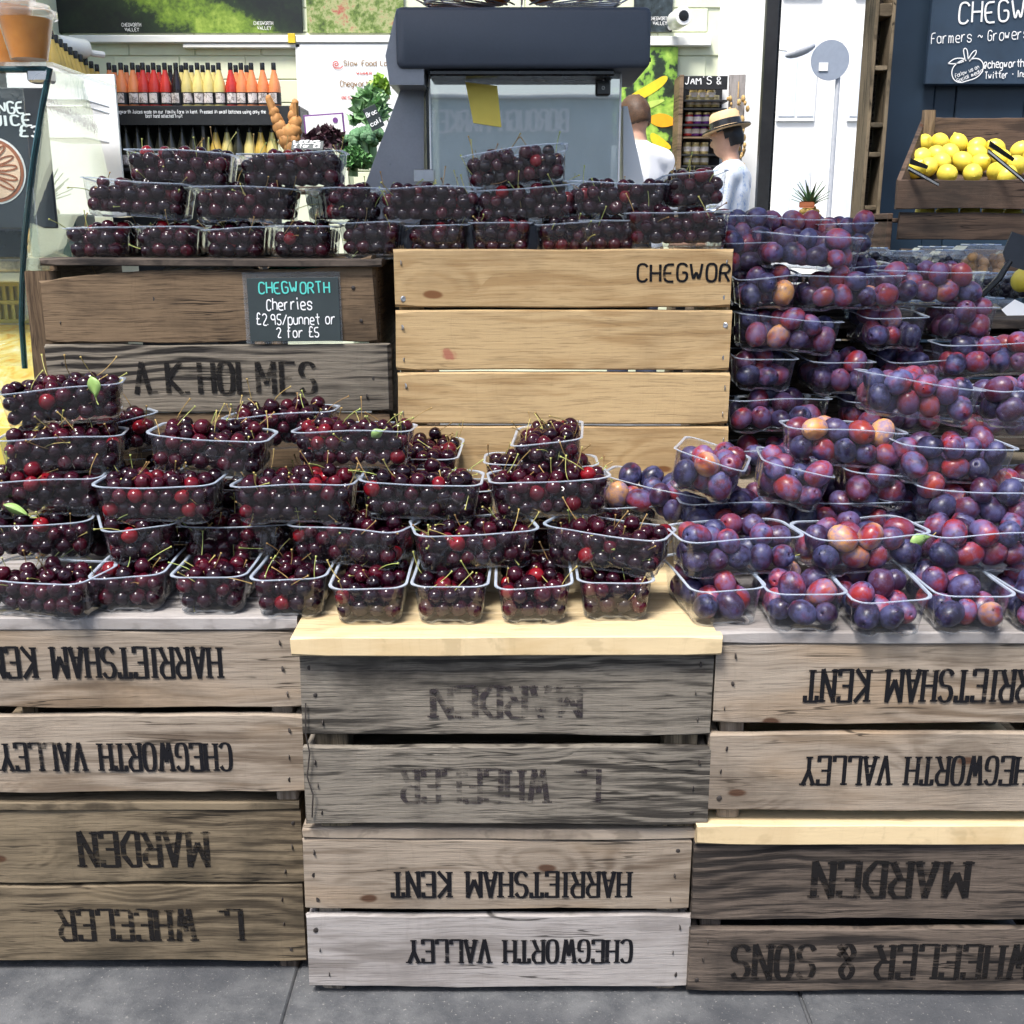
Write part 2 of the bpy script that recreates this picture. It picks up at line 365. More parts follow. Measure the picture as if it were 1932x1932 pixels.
CURVY = set('CGOSRDPUB&J0235 9')
def chaikin(p, n):
    for _ in range(n):
        closed = (p[0] - p[-1]).length < 1e-6
        q = [] if closed else [p[0]]
        for a, b in zip(p, p[1:]): q += [a * .75 + b * .25, a * .25 + b * .75]
        if closed: q.append(q[0].copy())
        else:
            q = [p[0]] + q[2:-1] + [p[-1]] if len(p) > 2 else p
        p = q
    return p
def ribbon(mb, p, hw, y, split=True):
    if split:                       # break at sharp corners so the stroke keeps its width there
        parts = [[p[0]]]
        for i in range(1, len(p)):
            parts[-1].append(p[i])
            if i < len(p) - 1 and (p[i] - p[i-1]).normalized().dot((p[i+1] - p[i]).normalized()) < .35: parts.append([p[i]])
        if len(parts) > 1:
            for k, q in enumerate(parts):
                d = (q[-1] - q[-2]).normalized(); d0 = (q[1] - q[0]).normalized()
                ribbon(mb, [q[0] - d0 * hw(d0) * .3] + q[1:-1] + [q[-1] + d * hw(d) * .3], hw, y - .00005 * k, False)
            return
    """Mitred flat stroke in the local XZ plane; hw(tangent) gives the half width."""
    closed = (p[0] - p[-1]).length < 1e-6 and len(p) > 3
    if closed: p = p[:-1]
    n = len(p); L = []; Rr = []
    for i in range(n):
        a = p[(i-1) % n] if (closed or i > 0) else None; b = p[(i+1) % n] if (closed or i < n-1) else None
        t1 = (p[i] - a).normalized() if a is not None else None; t2 = (b - p[i]).normalized() if b is not None else None
        t1 = t1 if t1 is not None else t2; t2 = t2 if t2 is not None else t1
        n1 = Vector((-t1.y * hw(t1), t1.x * hw(t1))); n2 = Vector((-t2.y * hw(t2), t2.x * hw(t2)))
        m = (n1 + n2) * .5; cosv = max(.45, (t1.dot(t2) + 1) / 2) ** .5
        m = m / max(cosv, .6); L.append(p[i] + m); Rr.append(p[i] - m)
    vs = [(q.x, y, q.y) for q in L] + [(q.x, y, q.y) for q in Rr]
    fs = [(i, i + n, (i+1) % n + n, (i+1) % n) for i in range(n if closed else n - 1)]
    mb.add(vs, fs)
def text_mb(text, h, style='hand', spacing=None, xs=None, wt=None, slant=0, wob=None, serif=True):
    """Lettering h tall; returns (MB, width). Local frame: x right, z up, facing -y."""
    mb = MB(); st = style == 'stencil'
    uz = h / 6; ux = (xs or (.105 if st else .12)) * h; adv = (spacing or (.60 if st else .66)) * h
    thick = (wt or (.080 if st else .045)) * h; wob = (0 if st else .05) if wob is None else wob
    x = 0; rs = random.Random(hash_(text)); k = 0
    for ch in text:
        if ch == ' ': x += adv * .8; continue
        g = (GLS.get(ch) if st and serif else None) or GL.get(ch)
        if g is None: x += adv * .5; continue
        nar = ch in NARROW; dx = -ux * 1.2 if nar else 0
        sc = 1 + wob * rs.uniform(-1.5, 1.5); ro = wob * rs.uniform(-1.6, 1.6); dz = wob * h * rs.uniform(-.8, .8)
        for strokes in g.split(';'):
            p = [Vector((float(q[0]) * ux, (float(q[1]) - 2) * uz)) for q in strokes.split()]
            if len(p) == 2 and ch == '.': p = [Vector((1*ux, 0)), Vector((1*ux, .5 * uz))]
            if not st: p = chaikin(p, 2) if len(p) > 2 else p
            elif ch in CURVY and ch not in 'RDPB': p = chaikin(p, 2)
            if ch in 'MW': p = [Vector((q.x * 1.18, q.y)) for q in p]
            q2 = []
            for q in p:
                xx = q.x * sc + dx; yy = q.y * sc
                xx, yy = xx * math.cos(ro) - yy * math.sin(ro), xx * math.sin(ro) + yy * math.cos(ro)
                q2.append(Vector((x + xx + slant * yy, yy + dz)))
            yo = -.00012 * (k % 5); k += 1
            if st:
                ribbon(mb, q2, lambda t: thick * (.55 + .45 * abs(t.y)) if abs(t.y) > .5 else thick * .50, yo)
                if serif:
                    for e, o in ((q2[0], q2[1]), (q2[-1], q2[-2])):
                        d = (e - o).normalized()
                        if abs(d.y) > .85 and (abs(e.y) < .02 * h or (abs(e.y - h) < .02 * h and ch != 'T')):
                            zz = e.y + (.3 * thick if e.y < h / 2 else -.3 * thick)
                            ribbon(mb, [Vector((e.x - thick * 1.75, zz)), Vector((e.x + thick * 1.75, zz))], lambda t: thick * .36, yo - .00008 * (k % 7) - .0003)
            else:
                ribbon(mb, q2, lambda t: thick, yo)
        x += adv * (.66 if nar else 1.22 if ch in 'MWmw' else 1)
    return mb, x - adv * .3
def hash_(t): return sum((i + 3) * ord(c) for i, c in enumerate(t)) % 99991
def put_text(text, h, mat, parent, loc, rot=(0, 0, 0), width=None, center=False, name='lettering', **k):
    mb, wd = text_mb(text, h, **k)
    s = width / wd if width else 1
    ox = -wd * s / 2 if center else 0
    mb.v = [(p[0] * s + ox, p[1], p[2]) for p in mb.v]
    return mb.build(name, M[mat], parent, loc, rot)

# ------------------------------------------------------------------ planks and crates
def plank_mb(L, Hh, T, seg=18, jit=.0012, end=.0015, bev=.0018, seed=0, crown=0, chip=0):
    """A sawn board: length on x, height on z, thickness on y, centred; edges uneven."""
    rs = random.Random(seed); mb = MB(); vs = []; fs = []
    a, b = T / 2, Hh / 2; ph = [rs.uniform(0, 6.3) for _ in range(6)]
    for i in range(seg + 1):
        x = -L / 2 + L * i / seg; t = x * 9
        zt = jit * (math.sin(t + ph[0]) + .6 * math.sin(2.7 * t + ph[1]) + rs.uniform(-.5, .5))
        zb = jit * (math.sin(t * 1.2 + ph[2]) + .6 * math.sin(2.3 * t + ph[3]) + rs.uniform(-.5, .5))
        if chip and i > seg * .75: zt -= chip * ((i / seg - .75) * 4) ** 1.5
        if chip < 0 and i < seg * .45: zt += chip * (1 - i / (seg * .45)) ** 1.3
        yb = .5 * jit * math.sin(t * .7 + ph[4]) + crown * (1 - (2 * i / seg - 1) ** 2)
        e = 0
        xs = [rs.uniform(-end, end) for _ in range(8)] if i in (0, seg) else [0] * 8
        k = bev * (2.2 if i in (0, seg) else 1)
        prof = [(-a + yb, -b + k + zb), (-a + yb, b - k + zt), (-a + k + yb, b + zt), (a - k + yb, b + zt), (a + yb, b - k + zt), (a + yb, -b + k + zb), (a - k + yb, -b + zb), (-a + k + yb, -b + zb)]
        for j, (y, z) in enumerate(prof): vs.append((x + xs[j], y, z))
    for i in range(seg):
        for j in range(8): fs.append((i*8+j, (i+1)*8+j, (i+1)*8+(j+1)%8, i*8+(j+1)%8))
    fs.append(tuple(range(8))); fs.append(tuple(range(seg*8+7, seg*8-1, -1)))
    return mb.add(vs, fs)
_seed = [100]
def plank(name, L, Hh, T, mat, parent, loc, rot=(0, 0, 0), **k):
    _seed[0] += 1; k.setdefault('seed', _seed[0])
    return plank_mb(L, Hh, T, **k).build(name, M[mat], parent, loc, rot, smooth=True)
plain('iron', (.05, .042, .038), .55, .3, 300, metal=.4)
plain('zinc', (.42, .43, .44), .4, .2, 300, metal=.8)
plain('black_void', (.02, .02, .02), .9)
_nail = MB().lathe([(.0042, 0), (.0042, .0008), (.003, .0016), (.0008, .0018)], 9).mesh('nail', [M['iron']], True)
_screw = MB().lathe([(.0048, 0), (.0048, .0006), (.0036, .0013), (.0008, .0008)], 10).mesh('screw', [M['zinc']], True)
def nails(slat, pts, T, me=_nail, name='nail'):
    for x, z in pts:
        inst(name, me, slat, (x + random.uniform(-.004, .004), -T / 2 - .0001, z + random.uniform(-.004, .004)), (R(90), 0, random.uniform(0, 6)), random.uniform(.8, 1.15))

def field_crate(loc, W, D, slats, mats, top, label, texts=(), feet=.02, yaw=0, group=None, top_mat=None, nail=True, top_over=0, posts='wood_pinkgrey', hidden=False, postw=.034):
    """Upturned field crate. slats: [(z0, z1)] of the front boards; top: (z0, z1, front overhang). Origin: front bottom centre."""
    c = empty('wooden_crate', loc, (0, 0, yaw), label=label, cat='crate', group=group)
    T = .013; zb = min(s[0] for s in slats); zt = top[0]
    for i, (z0, z1) in enumerate(slats):
        m = mats[i % len(mats)]; Hh = z1 - z0; zc = (z0 + z1) / 2
        s = plank('slat', W + random.uniform(-.004, .004), Hh, T, m, c, (random.uniform(-.003, .003), T / 2, zc))
        if nail:
            for sx in (-1, 1):
                nails(s, [(sx * (W/2 - random.uniform(.014, .03)), zz) for zz in (-Hh*.33, 0, Hh*.33)], T)
        if i < len(texts) and texts[i]:
            tx, th, wd, mat, cx, cz, up = texts[i]
            o = put_text(tx, th, mat, s, (0, -T/2 - .0012, 0), style='stencil', width=wd, center=True)
            o.rotation_euler = (0, R(180) if up else 0, 0)
            # turned round the board's normal, so it reads upside down
            o.location = (cx, -T/2 - .0011, cz + (th/2 if up else -th/2))
        if not hidden:
            plank('slat', W, Hh, T, m, c, (0, D - T/2, zc), seg=4)
            for sx in (-1, 1):
                plank('slat', D - 2*T - .004, Hh, T, m, c, (sx * (W/2 - T/2 - .001), D/2, zc), (0, 0, R(90)), seg=4)
    for sx in (-1, 1):
        for yy in (T + .002 + postw/2, D - T - .002 - postw/2):
            plank('post', zt - (zb - feet) - .001, postw, postw, posts, c, (sx * (W/2 - T - .004 - postw/2), yy, (zt + zb - feet) / 2), (0, R(90), 0), seg=3)
    z0, z1, ov = top; n = 4; d0 = -ov; dd = (D + ov) / n; tm = top_mat or mats[0]
    for i in range(n):
        plank('top_slat', W + top_over, dd - .004, z1 - z0, tm, c, (0, d0 + dd * (i + .5), (z0 + z1) / 2), (R(90), 0, 0), seg=12 if i == 0 else 6, bev=.002)
    return c
# ------------------------------------------------------------------ ground
t = NT('paving'); co = t.coords(rnd=False)
n1 = t.noise(co, 14, 5, .65); n2 = t.noise(co, 160, 4, .7); n3 = t.noise(co, 2.2, 3)
c = t.mix(t.step(n1, .3, .7), (.050, .054, .060), (.115, .118, .122))
c = t.mix(t.math('MULTIPLY', t.step(n3, .45, .6), .6), c, (.038, .041, .048))
c = t.mix(t.math('MULTIPLY', t.step(n2, .60, .70), .6), c, (.30, .29, .27))
c = t.mix(t.math('MULTIPLY', t.step(t.math('SUBTRACT', 1, n2), .62, .74), .5), c, (.03, .03, .032))
M['paving'] = t.done(t.bsdf(c, .75, t.bump(t.math('ADD', n2, n1), .5, .003)))
MB().box((-60, -60, -.2), (60, 60, -.006)).build('ground', M['paving'], kind='structure')
# flagstones with dark joints in front of the crates, laid on the ground
g = empty('pavement', (0, 0, 0)); tag(g, kind='structure')
xs = [-1.9, -1.02, -.36, .47, 1.1, 1.95]
for i in range(5):
    for j, (y0, y1) in enumerate(((-1.9, -1.0), (-1.0, -.25), (-.25, .62), (.62, 1.5))):
        o = (.22 if j % 2 else 0)
        MB().box((xs[i] + .0025 + o, y0 + .0025, -.03), (xs[i+1] - .0025 + o, y1 - .0025, random.uniform(-.001, .0015)), .003).build('paving_slab', M['paving'], g)

# ------------------------------------------------------------------ front crates
HK, CV, MD, LW = 'HARRIETSHAM KENT', 'CHEGWORTH VALLEY', 'MARDEN', 'L. WHEELER'
field_crate((-.021, .012, 0), .612, .40, [(.158, .284 - .003), (.014, .146)], ['wood_pinkgrey', 'wood_palegrey'], (.283, .302, .004),
    'pale wooden crate at the foot of the middle stack, resting on the pavement',
    [(HK, .045, .375, 'ink_black', .022, -.016, True), (CV, .042, .358, 'ink_black', .034, .002, True)], feet=.014, top_mat='wood_pinkgrey')
field_crate((-.008, 0, 0), .618, .40, [(.466, .600), (.316, .446)], ['wood_grey', 'wood_grey'], (.6015, .632, .022),
    'dark weathered grey crate with a thick yellow pine top, middle stack',
    [(MD, .05, .22, 'ink_ghost', 0, -.012, True), (LW, .055, .30, 'ink_ghost', -.01, .0, True)], feet=.012, top_mat='wood_yellow', top_over=.012, posts='wood_olive', postw=.05)
# left stack, set 3 cm further back
yl = .06
def zat(v, y): return at(900, v, y).z
xr = at(567, 1300, yl).x; cx = xr - .306
cz = [zat(v, yl) for v in (1190, 1335, 1350, 1495, 1528, 1530, 1672, 1678, 1820)]
field_crate((cx, yl, 0), .612, .38, [(cz[1], cz[0]), (cz[3], cz[2])], ['wood_pinkgrey'], (cz[0] + .001, cz[0] + .022, .004),
    'brownish grey crate lettered upside down, on top of the stack left of the middle one',
    [(HK, .050, .378, 'ink_black', -.006, .012, True), (CV, .047, .362, 'ink_black', .01, -.004, True)], feet=.03, top_mat='wood_palegrey')
xr2 = at(572, 1680, yl + .01).x; cx2 = xr2 - .308
field_crate((cx2, yl + .01, 0), .616, .38, [(cz[6], cz[5] - .004), (cz[8], cz[7])], ['wood_olive'], (cz[5] - .003, cz[5] + .012, .006),
    'olive brown old crate on the ground under the stack left of the middle one',
    [(MD, .062, .205, 'ink_faded', .05, -.004, True), (LW, .058, .30, 'ink_faded', .055, -.002, True)], feet=.045, posts='wood_darkbrown')
# right stack
xl = at(1350, 1230, 0).x; W = .612
z = [zat(v, 0) for v in (1215, 1365, 1384, 1530, 1592, 1738, 1756, 1885)]
field_crate((xl + W/2, 0, 0), W, .40, [(z[1], z[0]), (z[3], z[2])], ['wood_pinkgrey'], (z[0] + .001, z[0] + .02, .005),
    'brownish crate directly under the plums, lettered upside down',
    [(HK, .051, .385, 'ink_black', .022, -.002, True), (CV, .047, .365, 'ink_black', .02, .004, True)], feet=.02, top_mat='wood_palegrey')
zt = zat(1560, 0)
field_crate((xl + W/2 - .012, .004, 0), W + .01, .40, [(z[5], z[4]), (z[7] + .012, z[6])], ['wood_darkbrown'], (z[4] + .001, z[3] - .021, .012),
    'dark brown crate under a yellow pine board at the foot of the plum stack',
    [(MD, .062, .24, 'ink_faded', .0, .004, True), (LW + ' & SONS', .062, .56, 'ink_faded', .04, -.002, True)], feet=.012, top_mat='wood_yellow', posts='wood_darkbrown')
# wire round the corner of the grey crate
MB().tube([(-.309, -.004, .52), (-.311, -.006, .47), (-.306, -.007, .44), (-.312, -.006, .40), (-.304, -.008, .37), (-.308, -.004, .33)], .0012, 5).build('rusty_wire', M['iron'], label='thin twisted iron wire tied down the corner of the weathered grey crate', cat='wire')
# rear crates that carry the upper display
for i, (x, m) in enumerate(((-.72, 'wood_olive'), (-.09, 'wood_grey'), (.54, 'wood_darkbrown'), (1.17, 'wood_olive'))):
    field_crate((x, .44, 0), .61, .40, [(.30, .56), (.02, .28)], [m], (.585, .60, 0), ['olive', 'grey', 'dark brown', 'brown'][i] + ' crate hidden behind the fruit, ' + ['first', 'second', 'third', 'fourth'][i] + ' along the rear row', nail=False, hidden=True)
# hessian-covered step
t = NT('hessian'); co = t.coords(rnd=False)
wa = t.n('TexWave', bands_direction='X'); t.l(co, wa.inputs[0]); wa.inputs['Scale'].default_value = 110; wa.inputs['Distortion'].default_value = 1.5
wb = t.n('TexWave', bands_direction='Z'); t.l(co, wb.inputs[0]); wb.inputs['Scale'].default_value = 110; wb.inputs['Distortion'].default_value = 1.5
f = t.math('MULTIPLY', wa.outputs[1], wb.outputs[1])
M['hessian'] = t.done(t.bsdf(t.mix(f, (.16, .125, .08), (.42, .36, .27)), .95, t.bump(f, .6, .002)))
mb = MB(); N = 60; vs = []; fs = []
for i in range(N + 1):
    x = -.98 + 2.5 * i / N; wv = .006 * math.sin(i * .9) + .004 * math.sin(i * 2.3)
    for (y, zz) in ((.446 + wv * .7, .602), (.447 + wv, .66), (.450 + wv * .6, .735), (.462, .752), (.65, .7535), (.86, .752)): vs.append((x, y, zz))
for i in range(N):
    for j in range(5): fs.append((i*6+j, (i+1)*6+j, (i+1)*6+j+1, i*6+j+1))
mb.add(vs, fs).build('hessian_cloth', M['hessian'], smooth=True, label='coarse hessian cloth draped over the step under the pine crate', cat='cloth')
for x, nm in ((-.62, 'left'), (.02, 'middle'), (.66, 'far'), (1.2, 'end')):
    c = empty('riser_box', (x, .47, .601), label='low wooden riser box under the hessian cloth, ' + {'left':'below the old brown crate','middle':'below the pine crate','far':'below the back plum stacks','end':'below the outermost plums'}[nm], cat='box')
    for (a, b) in (((-.26, 0, 0), (.26, .012, .145)), ((-.26, .35, 0), (.26, .362, .145)), ((-.26, .014, 0), (-.248, .348, .145)), ((.248, .014, 0), (.26, .348, .145)), ((-.245, .014, .13), (.245, .348, .145))):
        MB().box(a, b, .001).build('board', M['wood_olive'], c)

# ------------------------------------------------------------------ old brown crate (left, behind)
Y = .47
def P(u, v, y=Y): return at(u, v, y)
c = empty('old_crate', (P(410, 800).x, Y, .756), label='old brown crate of rough boards holding the chalk price card', cat='crate')
ox, oz = c.location.x, c.location.z
def board(par, u0, u1, v0, v1, mat, y=Y, T=.014, **k):
    a = at(u0, v1, y); b = at(u1, v0, y); org = par.matrix_basis.translation
    return plank('slat', b.x - a.x, b.z - a.z, T, mat, par, ((a.x + b.x)/2 - org.x, y + T/2 - org.y, (a.z + b.z)/2 - org.z), **k)
b1 = board(c, 88, 705, 507, 645, 'wood_brown', seg=30, jit=.002, end=.005, chip=-.022)
b2 = board(c, 100, 733, 650, 777, 'wood_ringed', seg=24, end=.004)
b3 = board(c, 98, 735, 780, 884, 'wood_brown', y=Y + .004)
for u, v0, v1, wd in ((712, 500, 880, 18), (110, 512, 880, 60)):
    a = P(u, v1, Y + .016); b = P(u, v0, Y + .016)
    plank('post', b.z - a.z, wd / pxm(600, Y), .03, 'wood_brown', c, (a.x - ox, .016 + .015 + .002, (a.z + b.z)/2 - oz), (0, R(90), 0), seg=6)
for sx in (-1, 1): plank('slat', .34, .38, .014, 'wood_brown', c, (sx * .292, .22, .2), (0, 0, R(90)), seg=4)
for i in range(4): 
    a, b = P(80, 503), P(720, 487)
    plank('top_slat', b.x - a.x, .092, .013, 'wood_brown' if i else 'wood_darkbrown', c, ((a.x+b.x)/2 - ox, -.012 + .047 + .096*i, (a.z + b.z)/2 - oz), (R(90), 0, 0), seg=20, jit=.002, end=.004)
nails(b1, [(-.27, -.03), (.26, .03), (.27, -.03), (-.1, .01)], .014); nails(b2, [(-.28, .03), (.28, 0), (.27, -.03)], .014)
o = put_text('A.K.HOLMES', .056, 'ink_faded', b2, (0, -.0084, 0), style='stencil', width=.325, serif=False, wt=.08); o.location = (-.152, -.0084, -.027)
# things glimpsed inside it
for (u, v, s_, col, nm, lb) in ((400, 512, (.17, .05, .02), (.8, .8, .82), 'paper_bag', 'white paper bag showing over the edge of the old brown crate'), (560, 510, (.10, .05, .018), (.05, .45, .35), 'folded_bag', 'turquoise plastic bag showing over the edge of the old brown crate')):
    p = P(u, v, Y + .09); plain(nm, col, .5, .1)
    MB().box((-s_[0]/2, -s_[1]/2, -s_[2] * 1.6), (s_[0]/2, s_[1]/2, s_[2]/2), .006).build(nm, M[nm], loc=p, label=lb, cat='bag')
# price card in its clear sleeve
plain('card_black', (.028, .04, .042), .5, .15); plain('white_paper', (.80, .80, .78), .6, .03)
a, b = P(465, 648, Y - .004), P(642, 513, Y - .004)
pc = empty('price_card', ((a.x + b.x)/2, Y - .003, a.z), (R(-1), R(-.6), 0), label='black chalk price card for cherries in a clear sleeve on the old crate', cat='price card')
wd, hh = b.x - a.x, b.z - a.z
MB().box((-wd/2, -.0012, 0), (wd/2, 0, hh), .0006).build('sleeve', M['clam_plastic'], pc)
MB().box((-wd/2 + .008, -.0032, .004), (wd/2 - .003, -.0014, hh - .010), .0005).build('card', M['card_black'], pc)
for tx, h_, mt, x0, z0, w_ in (('CHEGWORTH', .020, 'chalk_teal', -.058, hh - .037, .126), ('Cherries', .020, 'chalk_white', -.046, hh - .066, .080), ('£2.95/punnet or', .019, 'chalk_white', -.065, hh - .092, .140), ('2 for £5', .018, 'chalk_white', -.03, hh - .115, .075)):
    put_text(tx, h_, mt, pc, (x0, -.0042, z0), width=w_, style='hand', wt=.06)

# ------------------------------------------------------------------ pine crate
c = empty('pine_crate', (P(1063, 850).x, Y, .756), label='new pale pine crate of four wide boards behind the cherries', cat='crate')
org = c.location
for i, (v0, v1) in enumerate(((470, 580), (585, 698), (703, 800), (805, 908))):
    l0 = 742 + 13 * (v0 - 470) / 440; r0 = 1384 - 11 * (v0 - 470) / 440
    a, b = P(l0 + 3, v1), P(r0, v0); T = .018
    s = plank('slat', b.x - a.x, b.z - a.z, T, 'wood_pine', c, ((a.x + b.x)/2 - org.x, T/2, (a.z + b.z)/2 - org.z), seg=16, jit=.0006, bev=.0025)
    L = b.x - a.x; h2 = (b.z - a.z)
    nails(s, [(sx * (L/2 - .012), zz * h2) for sx in (-1, 1) for zz in (-.32, .25)], T, _screw, 'screw')
    if i == 0:
        put_text('CHEGWOR', .030, 'ink_black', s, (L/2 - .168, -T/2 - .001, -.005), style='hand', width=.162, wt=.065, wob=.015)
for sx in (-1, 1):
    plank('post', .40, .04, .04, 'wood_pine', c, (sx * .275, .042, .205), (0, R(90), 0), seg=3)
    plank('slat', .30, .39, .016, 'wood_pine', c, (sx * .292, .18, .205), (0, 0, R(90)), seg=4)
for i in range(3): plank('top_slat', .56, .11, .014, 'wood_pine', c, (0, .075 + .114 * i, .402), (R(90), 0, 0), seg=4)

# ------------------------------------------------------------------ unseen canvas awning, added to block sky light over the stall
plain('canvas_green', (.05, .09, .06), .9, .2, 20)
aw = empty('added_awning', (0, -.33, .62), label='unseen green canvas awning, added to shade the fruit stall', cat='awning')
mb = MB(); vs = []; fs = []
for i in range(25):
    x = -1.05 + 2.95 * i / 24
    for (y, z_) in ((.0, 2.28), (.005, 2.42), (.55, 2.52 - .02 * math.cos(i * 1.57)), (1.12, 2.62)): vs.append((x, y, z_))
for i in range(24):
    for j in range(3): fs.append((i*4+j, (i+1)*4+j, (i+1)*4+j+1, i*4+j+1))
cv = mb.add(vs, fs).build('canvas', M['canvas_green'], aw); sm = cv.modifiers.new('t', 'SOLIDIFY'); sm.thickness = .004
for x in (-1.03, 1.88):
    MB().tube([(x, .98, 2.60), (x, 1.0, 3.6)], .006, 8).build('hanger', M['iron'], aw)
    MB().tube([(x, .02, 2.40), (x, .98, 2.60)], .02, 8).build('arm', M['iron'], aw)

# added dark crates, standing in for the black shade between the plum punnets
for (x0_, x1_, zt_, lb) in ((.425, .775, 1.10, 'added dark crate standing in for shade behind the plum stack beside the pine crate'), (.785, 1.42, .985, 'added dark crate standing in for shade behind the outer plums at the picture edge')):
    dc = empty('gap_shade_crate', ((x0_ + x1_)/2, .74, .756), label=lb, cat='crate'); n_ = 3; h_ = (zt_ - .756) / n_
    for k in range(n_): plank('slat', x1_ - x0_, h_ - .004, .014, 'wood_darkbrown', dc, (0, .007, h_ * (k + .5)), seg=8)
    for sx in (-1, 1): plank('post', zt_ - .757, .03, .03, 'wood_darkbrown', dc, (sx * ((x1_ - x0_)/2 - .03), .032, (zt_ - .756)/2), (0, R(90), 0), seg=3)
    plank('top_slat', x1_ - x0_, .11, .012, 'wood_darkbrown', dc, (0, .055 + .02, zt_ - .756 + .007), (R(90), 0, 0), seg=6)
# ------------------------------------------------------------------ punnets
PL, PW, PH = .198, .122, .064          # rim length, rim width, height
def punnet_meshes(seed):
    rs = random.Random(seed); n = 72
    def outline(a, b, rc, rib):
        pts = []; per = 4 * (a + b); 
        for i in range(n):
            t = i / n * per; 
            segs = ((a*2, lambda q: (-a + q, -b)), (b*2, lambda q: (a, -b + q)), (a*2, lambda q: (a - q, b)), (b*2, lambda q: (-a, b - q)))
            for L, fn in segs:
                if t <= L: x, y = fn(t); break
                t -= L
            # round the corners
            cx_, cy_ = max(-a + rc, min(a - rc, x)), max(-b + rc, min(b - rc, y))
            d = Vector((x - cx_, y - cy_))
            if abs(x) > a - rc and abs(y) > b - rc and d.length > 0: d = d.normalized() * rc; x, y = cx_ + d.x, cy_ + d.y
            if rib:
                k = rib if i % 6 == 0 else rib * .25 if i % 6 in (1, 5) else 0
                dn = Vector((x / a if abs(abs(x) - a) < .012 else 0, y / b if abs(abs(y) - b) < .012 else 0))
                if dn.length > 0: dn.normalize(); x -= dn.x * k; y -= dn.y * k
            pts.append((x, y))
        return pts
    sag = [rs.uniform(-.0018, .0018) for _ in range(4)]
    def ring(a, b, z, rc, rib=0, wav=0):
        out = []
        for (x, y) in outline(a, b, rc, rib):
            zz = z
            if wav: zz += wav * (sag[0] * math.cos(x / a * 3) + sag[1] * math.sin(x / a * 2.2) + sag[2] * (y / b) + sag[3] * math.sin(y / b * 2))
            out.append((x, y, zz))
        return out
    A, B = PL / 2 - .006, PW / 2 - .006
    def lv(f): return A - .008 * (1 - f), B - .0075 * (1 - f)
    tray = MB(); rings = []
    a, b = lv(0); rings.append([(x * .5, y * .45, .003) for x, y, z in ring(a - .006, b - .006, 0, .02)])
    foot = ring(a - .006, b - .006, .0, .022)
    rings.append([(x, y, .004 if min(abs(x) / a, 1) < .5 or abs(y) / b < .45 else 0) for x, y, z in foot])
    rings.append([(x, y, .009 if (abs(x) / a < .5 or abs(y) / b < .45) else .005) for x, y, z in ring(a, b, .006, .022, .0005)])
    for f, rb in ((.2, .0022), (.5, .0022), (.8, .0020), (.9, .0003), (.95, 0)):
        a, b = lv(f); rings.append(ring(a, b, PH * f, .024, rb, f * f))
    vs = [p for r in rings for p in r]; fs = []
    for i in range(len(rings) - 1):
        for j in range(n): fs.append((i*n+j, i*n+(j+1)%n, (i+1)*n+(j+1)%n, (i+1)*n+j))
    fs.append(tuple(range(n)))
    ft = MB(); ft.add([(x * 1.004, y * 1.004, z - .0003) for r in rings[1:3] for x, y, z in r], [(j, (j+1)%n, n+(j+1)%n, n+j) for j in range(n)]); fm = ft.mesh('foot', M['punnet_foot'], True)
    tray.add(vs, fs); tm = tray.mesh('tray', M['punnet_wall'], True)
    rim = MB(); rr = []
    for (o, z) in ((0, .95), (.0003, .985), (.0022, .998), (.0044, .99), (.0046, .972)):
        rr.append(ring(A + o, B + o, PH * z, .026, 0, 1))
    vs = [p for r in rr for p in r]; fs = []
    for i in range(len(rr) - 1):
        for j in range(n): fs.append((i*n+j, i*n+(j+1)%n, (i+1)*n+(j+1)%n, (i+1)*n+j))
    rm = rim.add(vs, fs).mesh('rim', M['punnet_rim'], True)
    return tm, rm, fm
PUN = [punnet_meshes(i) for i in range(5)]

# ---- fruit shapes
def fruit_lathe(prof, n, groove=0, stretch=1):
    vs = []; fs = []; m = len(prof)
    for r, z in prof:
        for j in range(n):
            a = 2 * math.pi * j / n; q = r * (1 - groove * math.exp(-(min(a, 2*math.pi - a) / .35) ** 2))
            vs.append((q * math.cos(a), q * math.sin(a) * stretch, z))
    for i in range(m - 1):
        for j in range(n): fs.append((i*n+j, (i+1)*n+j, (i+1)*n+(j+1)%n, i*n+(j+1)%n))
    fs.append(tuple(range(n-1, -1, -1))); fs.append(tuple(range((m-1)*n, m*n)))
    return np.array(vs), fs
cher_prof = [(.05, .835), (.22, .86), (.48, .87), (.76, .72), (.96, .38), (1.0, 0), (.92, -.40), (.68, -.74), (.36, -.92), (.1, -.97)]
plum_prof = [(.04, .96), (.14, 1.04), (.26, 1.09), (.50, 1.03), (.76, .80), (.94, .42), (1.0, 0), (.94, -.44), (.76, -.84), (.46, -1.12), (.2, -1.22), (.05, -1.24)]
CHV, CHF = fruit_lathe(cher_prof, 13, .05, .95)
PLV, PLF = fruit_lathe(plum_prof, 17, .11)
def stem_shape(seed):
    rs = random.Random(seed); L = rs.uniform(2.4, 3.6); b = rs.choice((-1, 1)) * rs.uniform(.5, 1.7); a = rs.uniform(0, 6.3)
    pts = [Vector((b * (t ** 1.8) * math.cos(a) * L * .35, b * (t ** 1.8) * math.sin(a) * L * .35, .7 + L * t)) for t in (0, .25, .5, .75, .94, 1)]
    m = MB(); m.tube(pts, [.075, .058, .052, .055, .075, .15], 5)
    return np.array(m.v), m.f
STEMS = [stem_shape(i) for i in range(8)]
def np_mesh(name, vs, fs, mats, smooth=True):
    me = bpy.data.meshes.new(name); me.from_pydata([tuple(p) for p in vs], [], fs)
    for m in mats: me.materials.append(m)
    if smooth: me.polygons.foreach_set('use_smooth', [True] * len(me.polygons))
    me.update(); return me
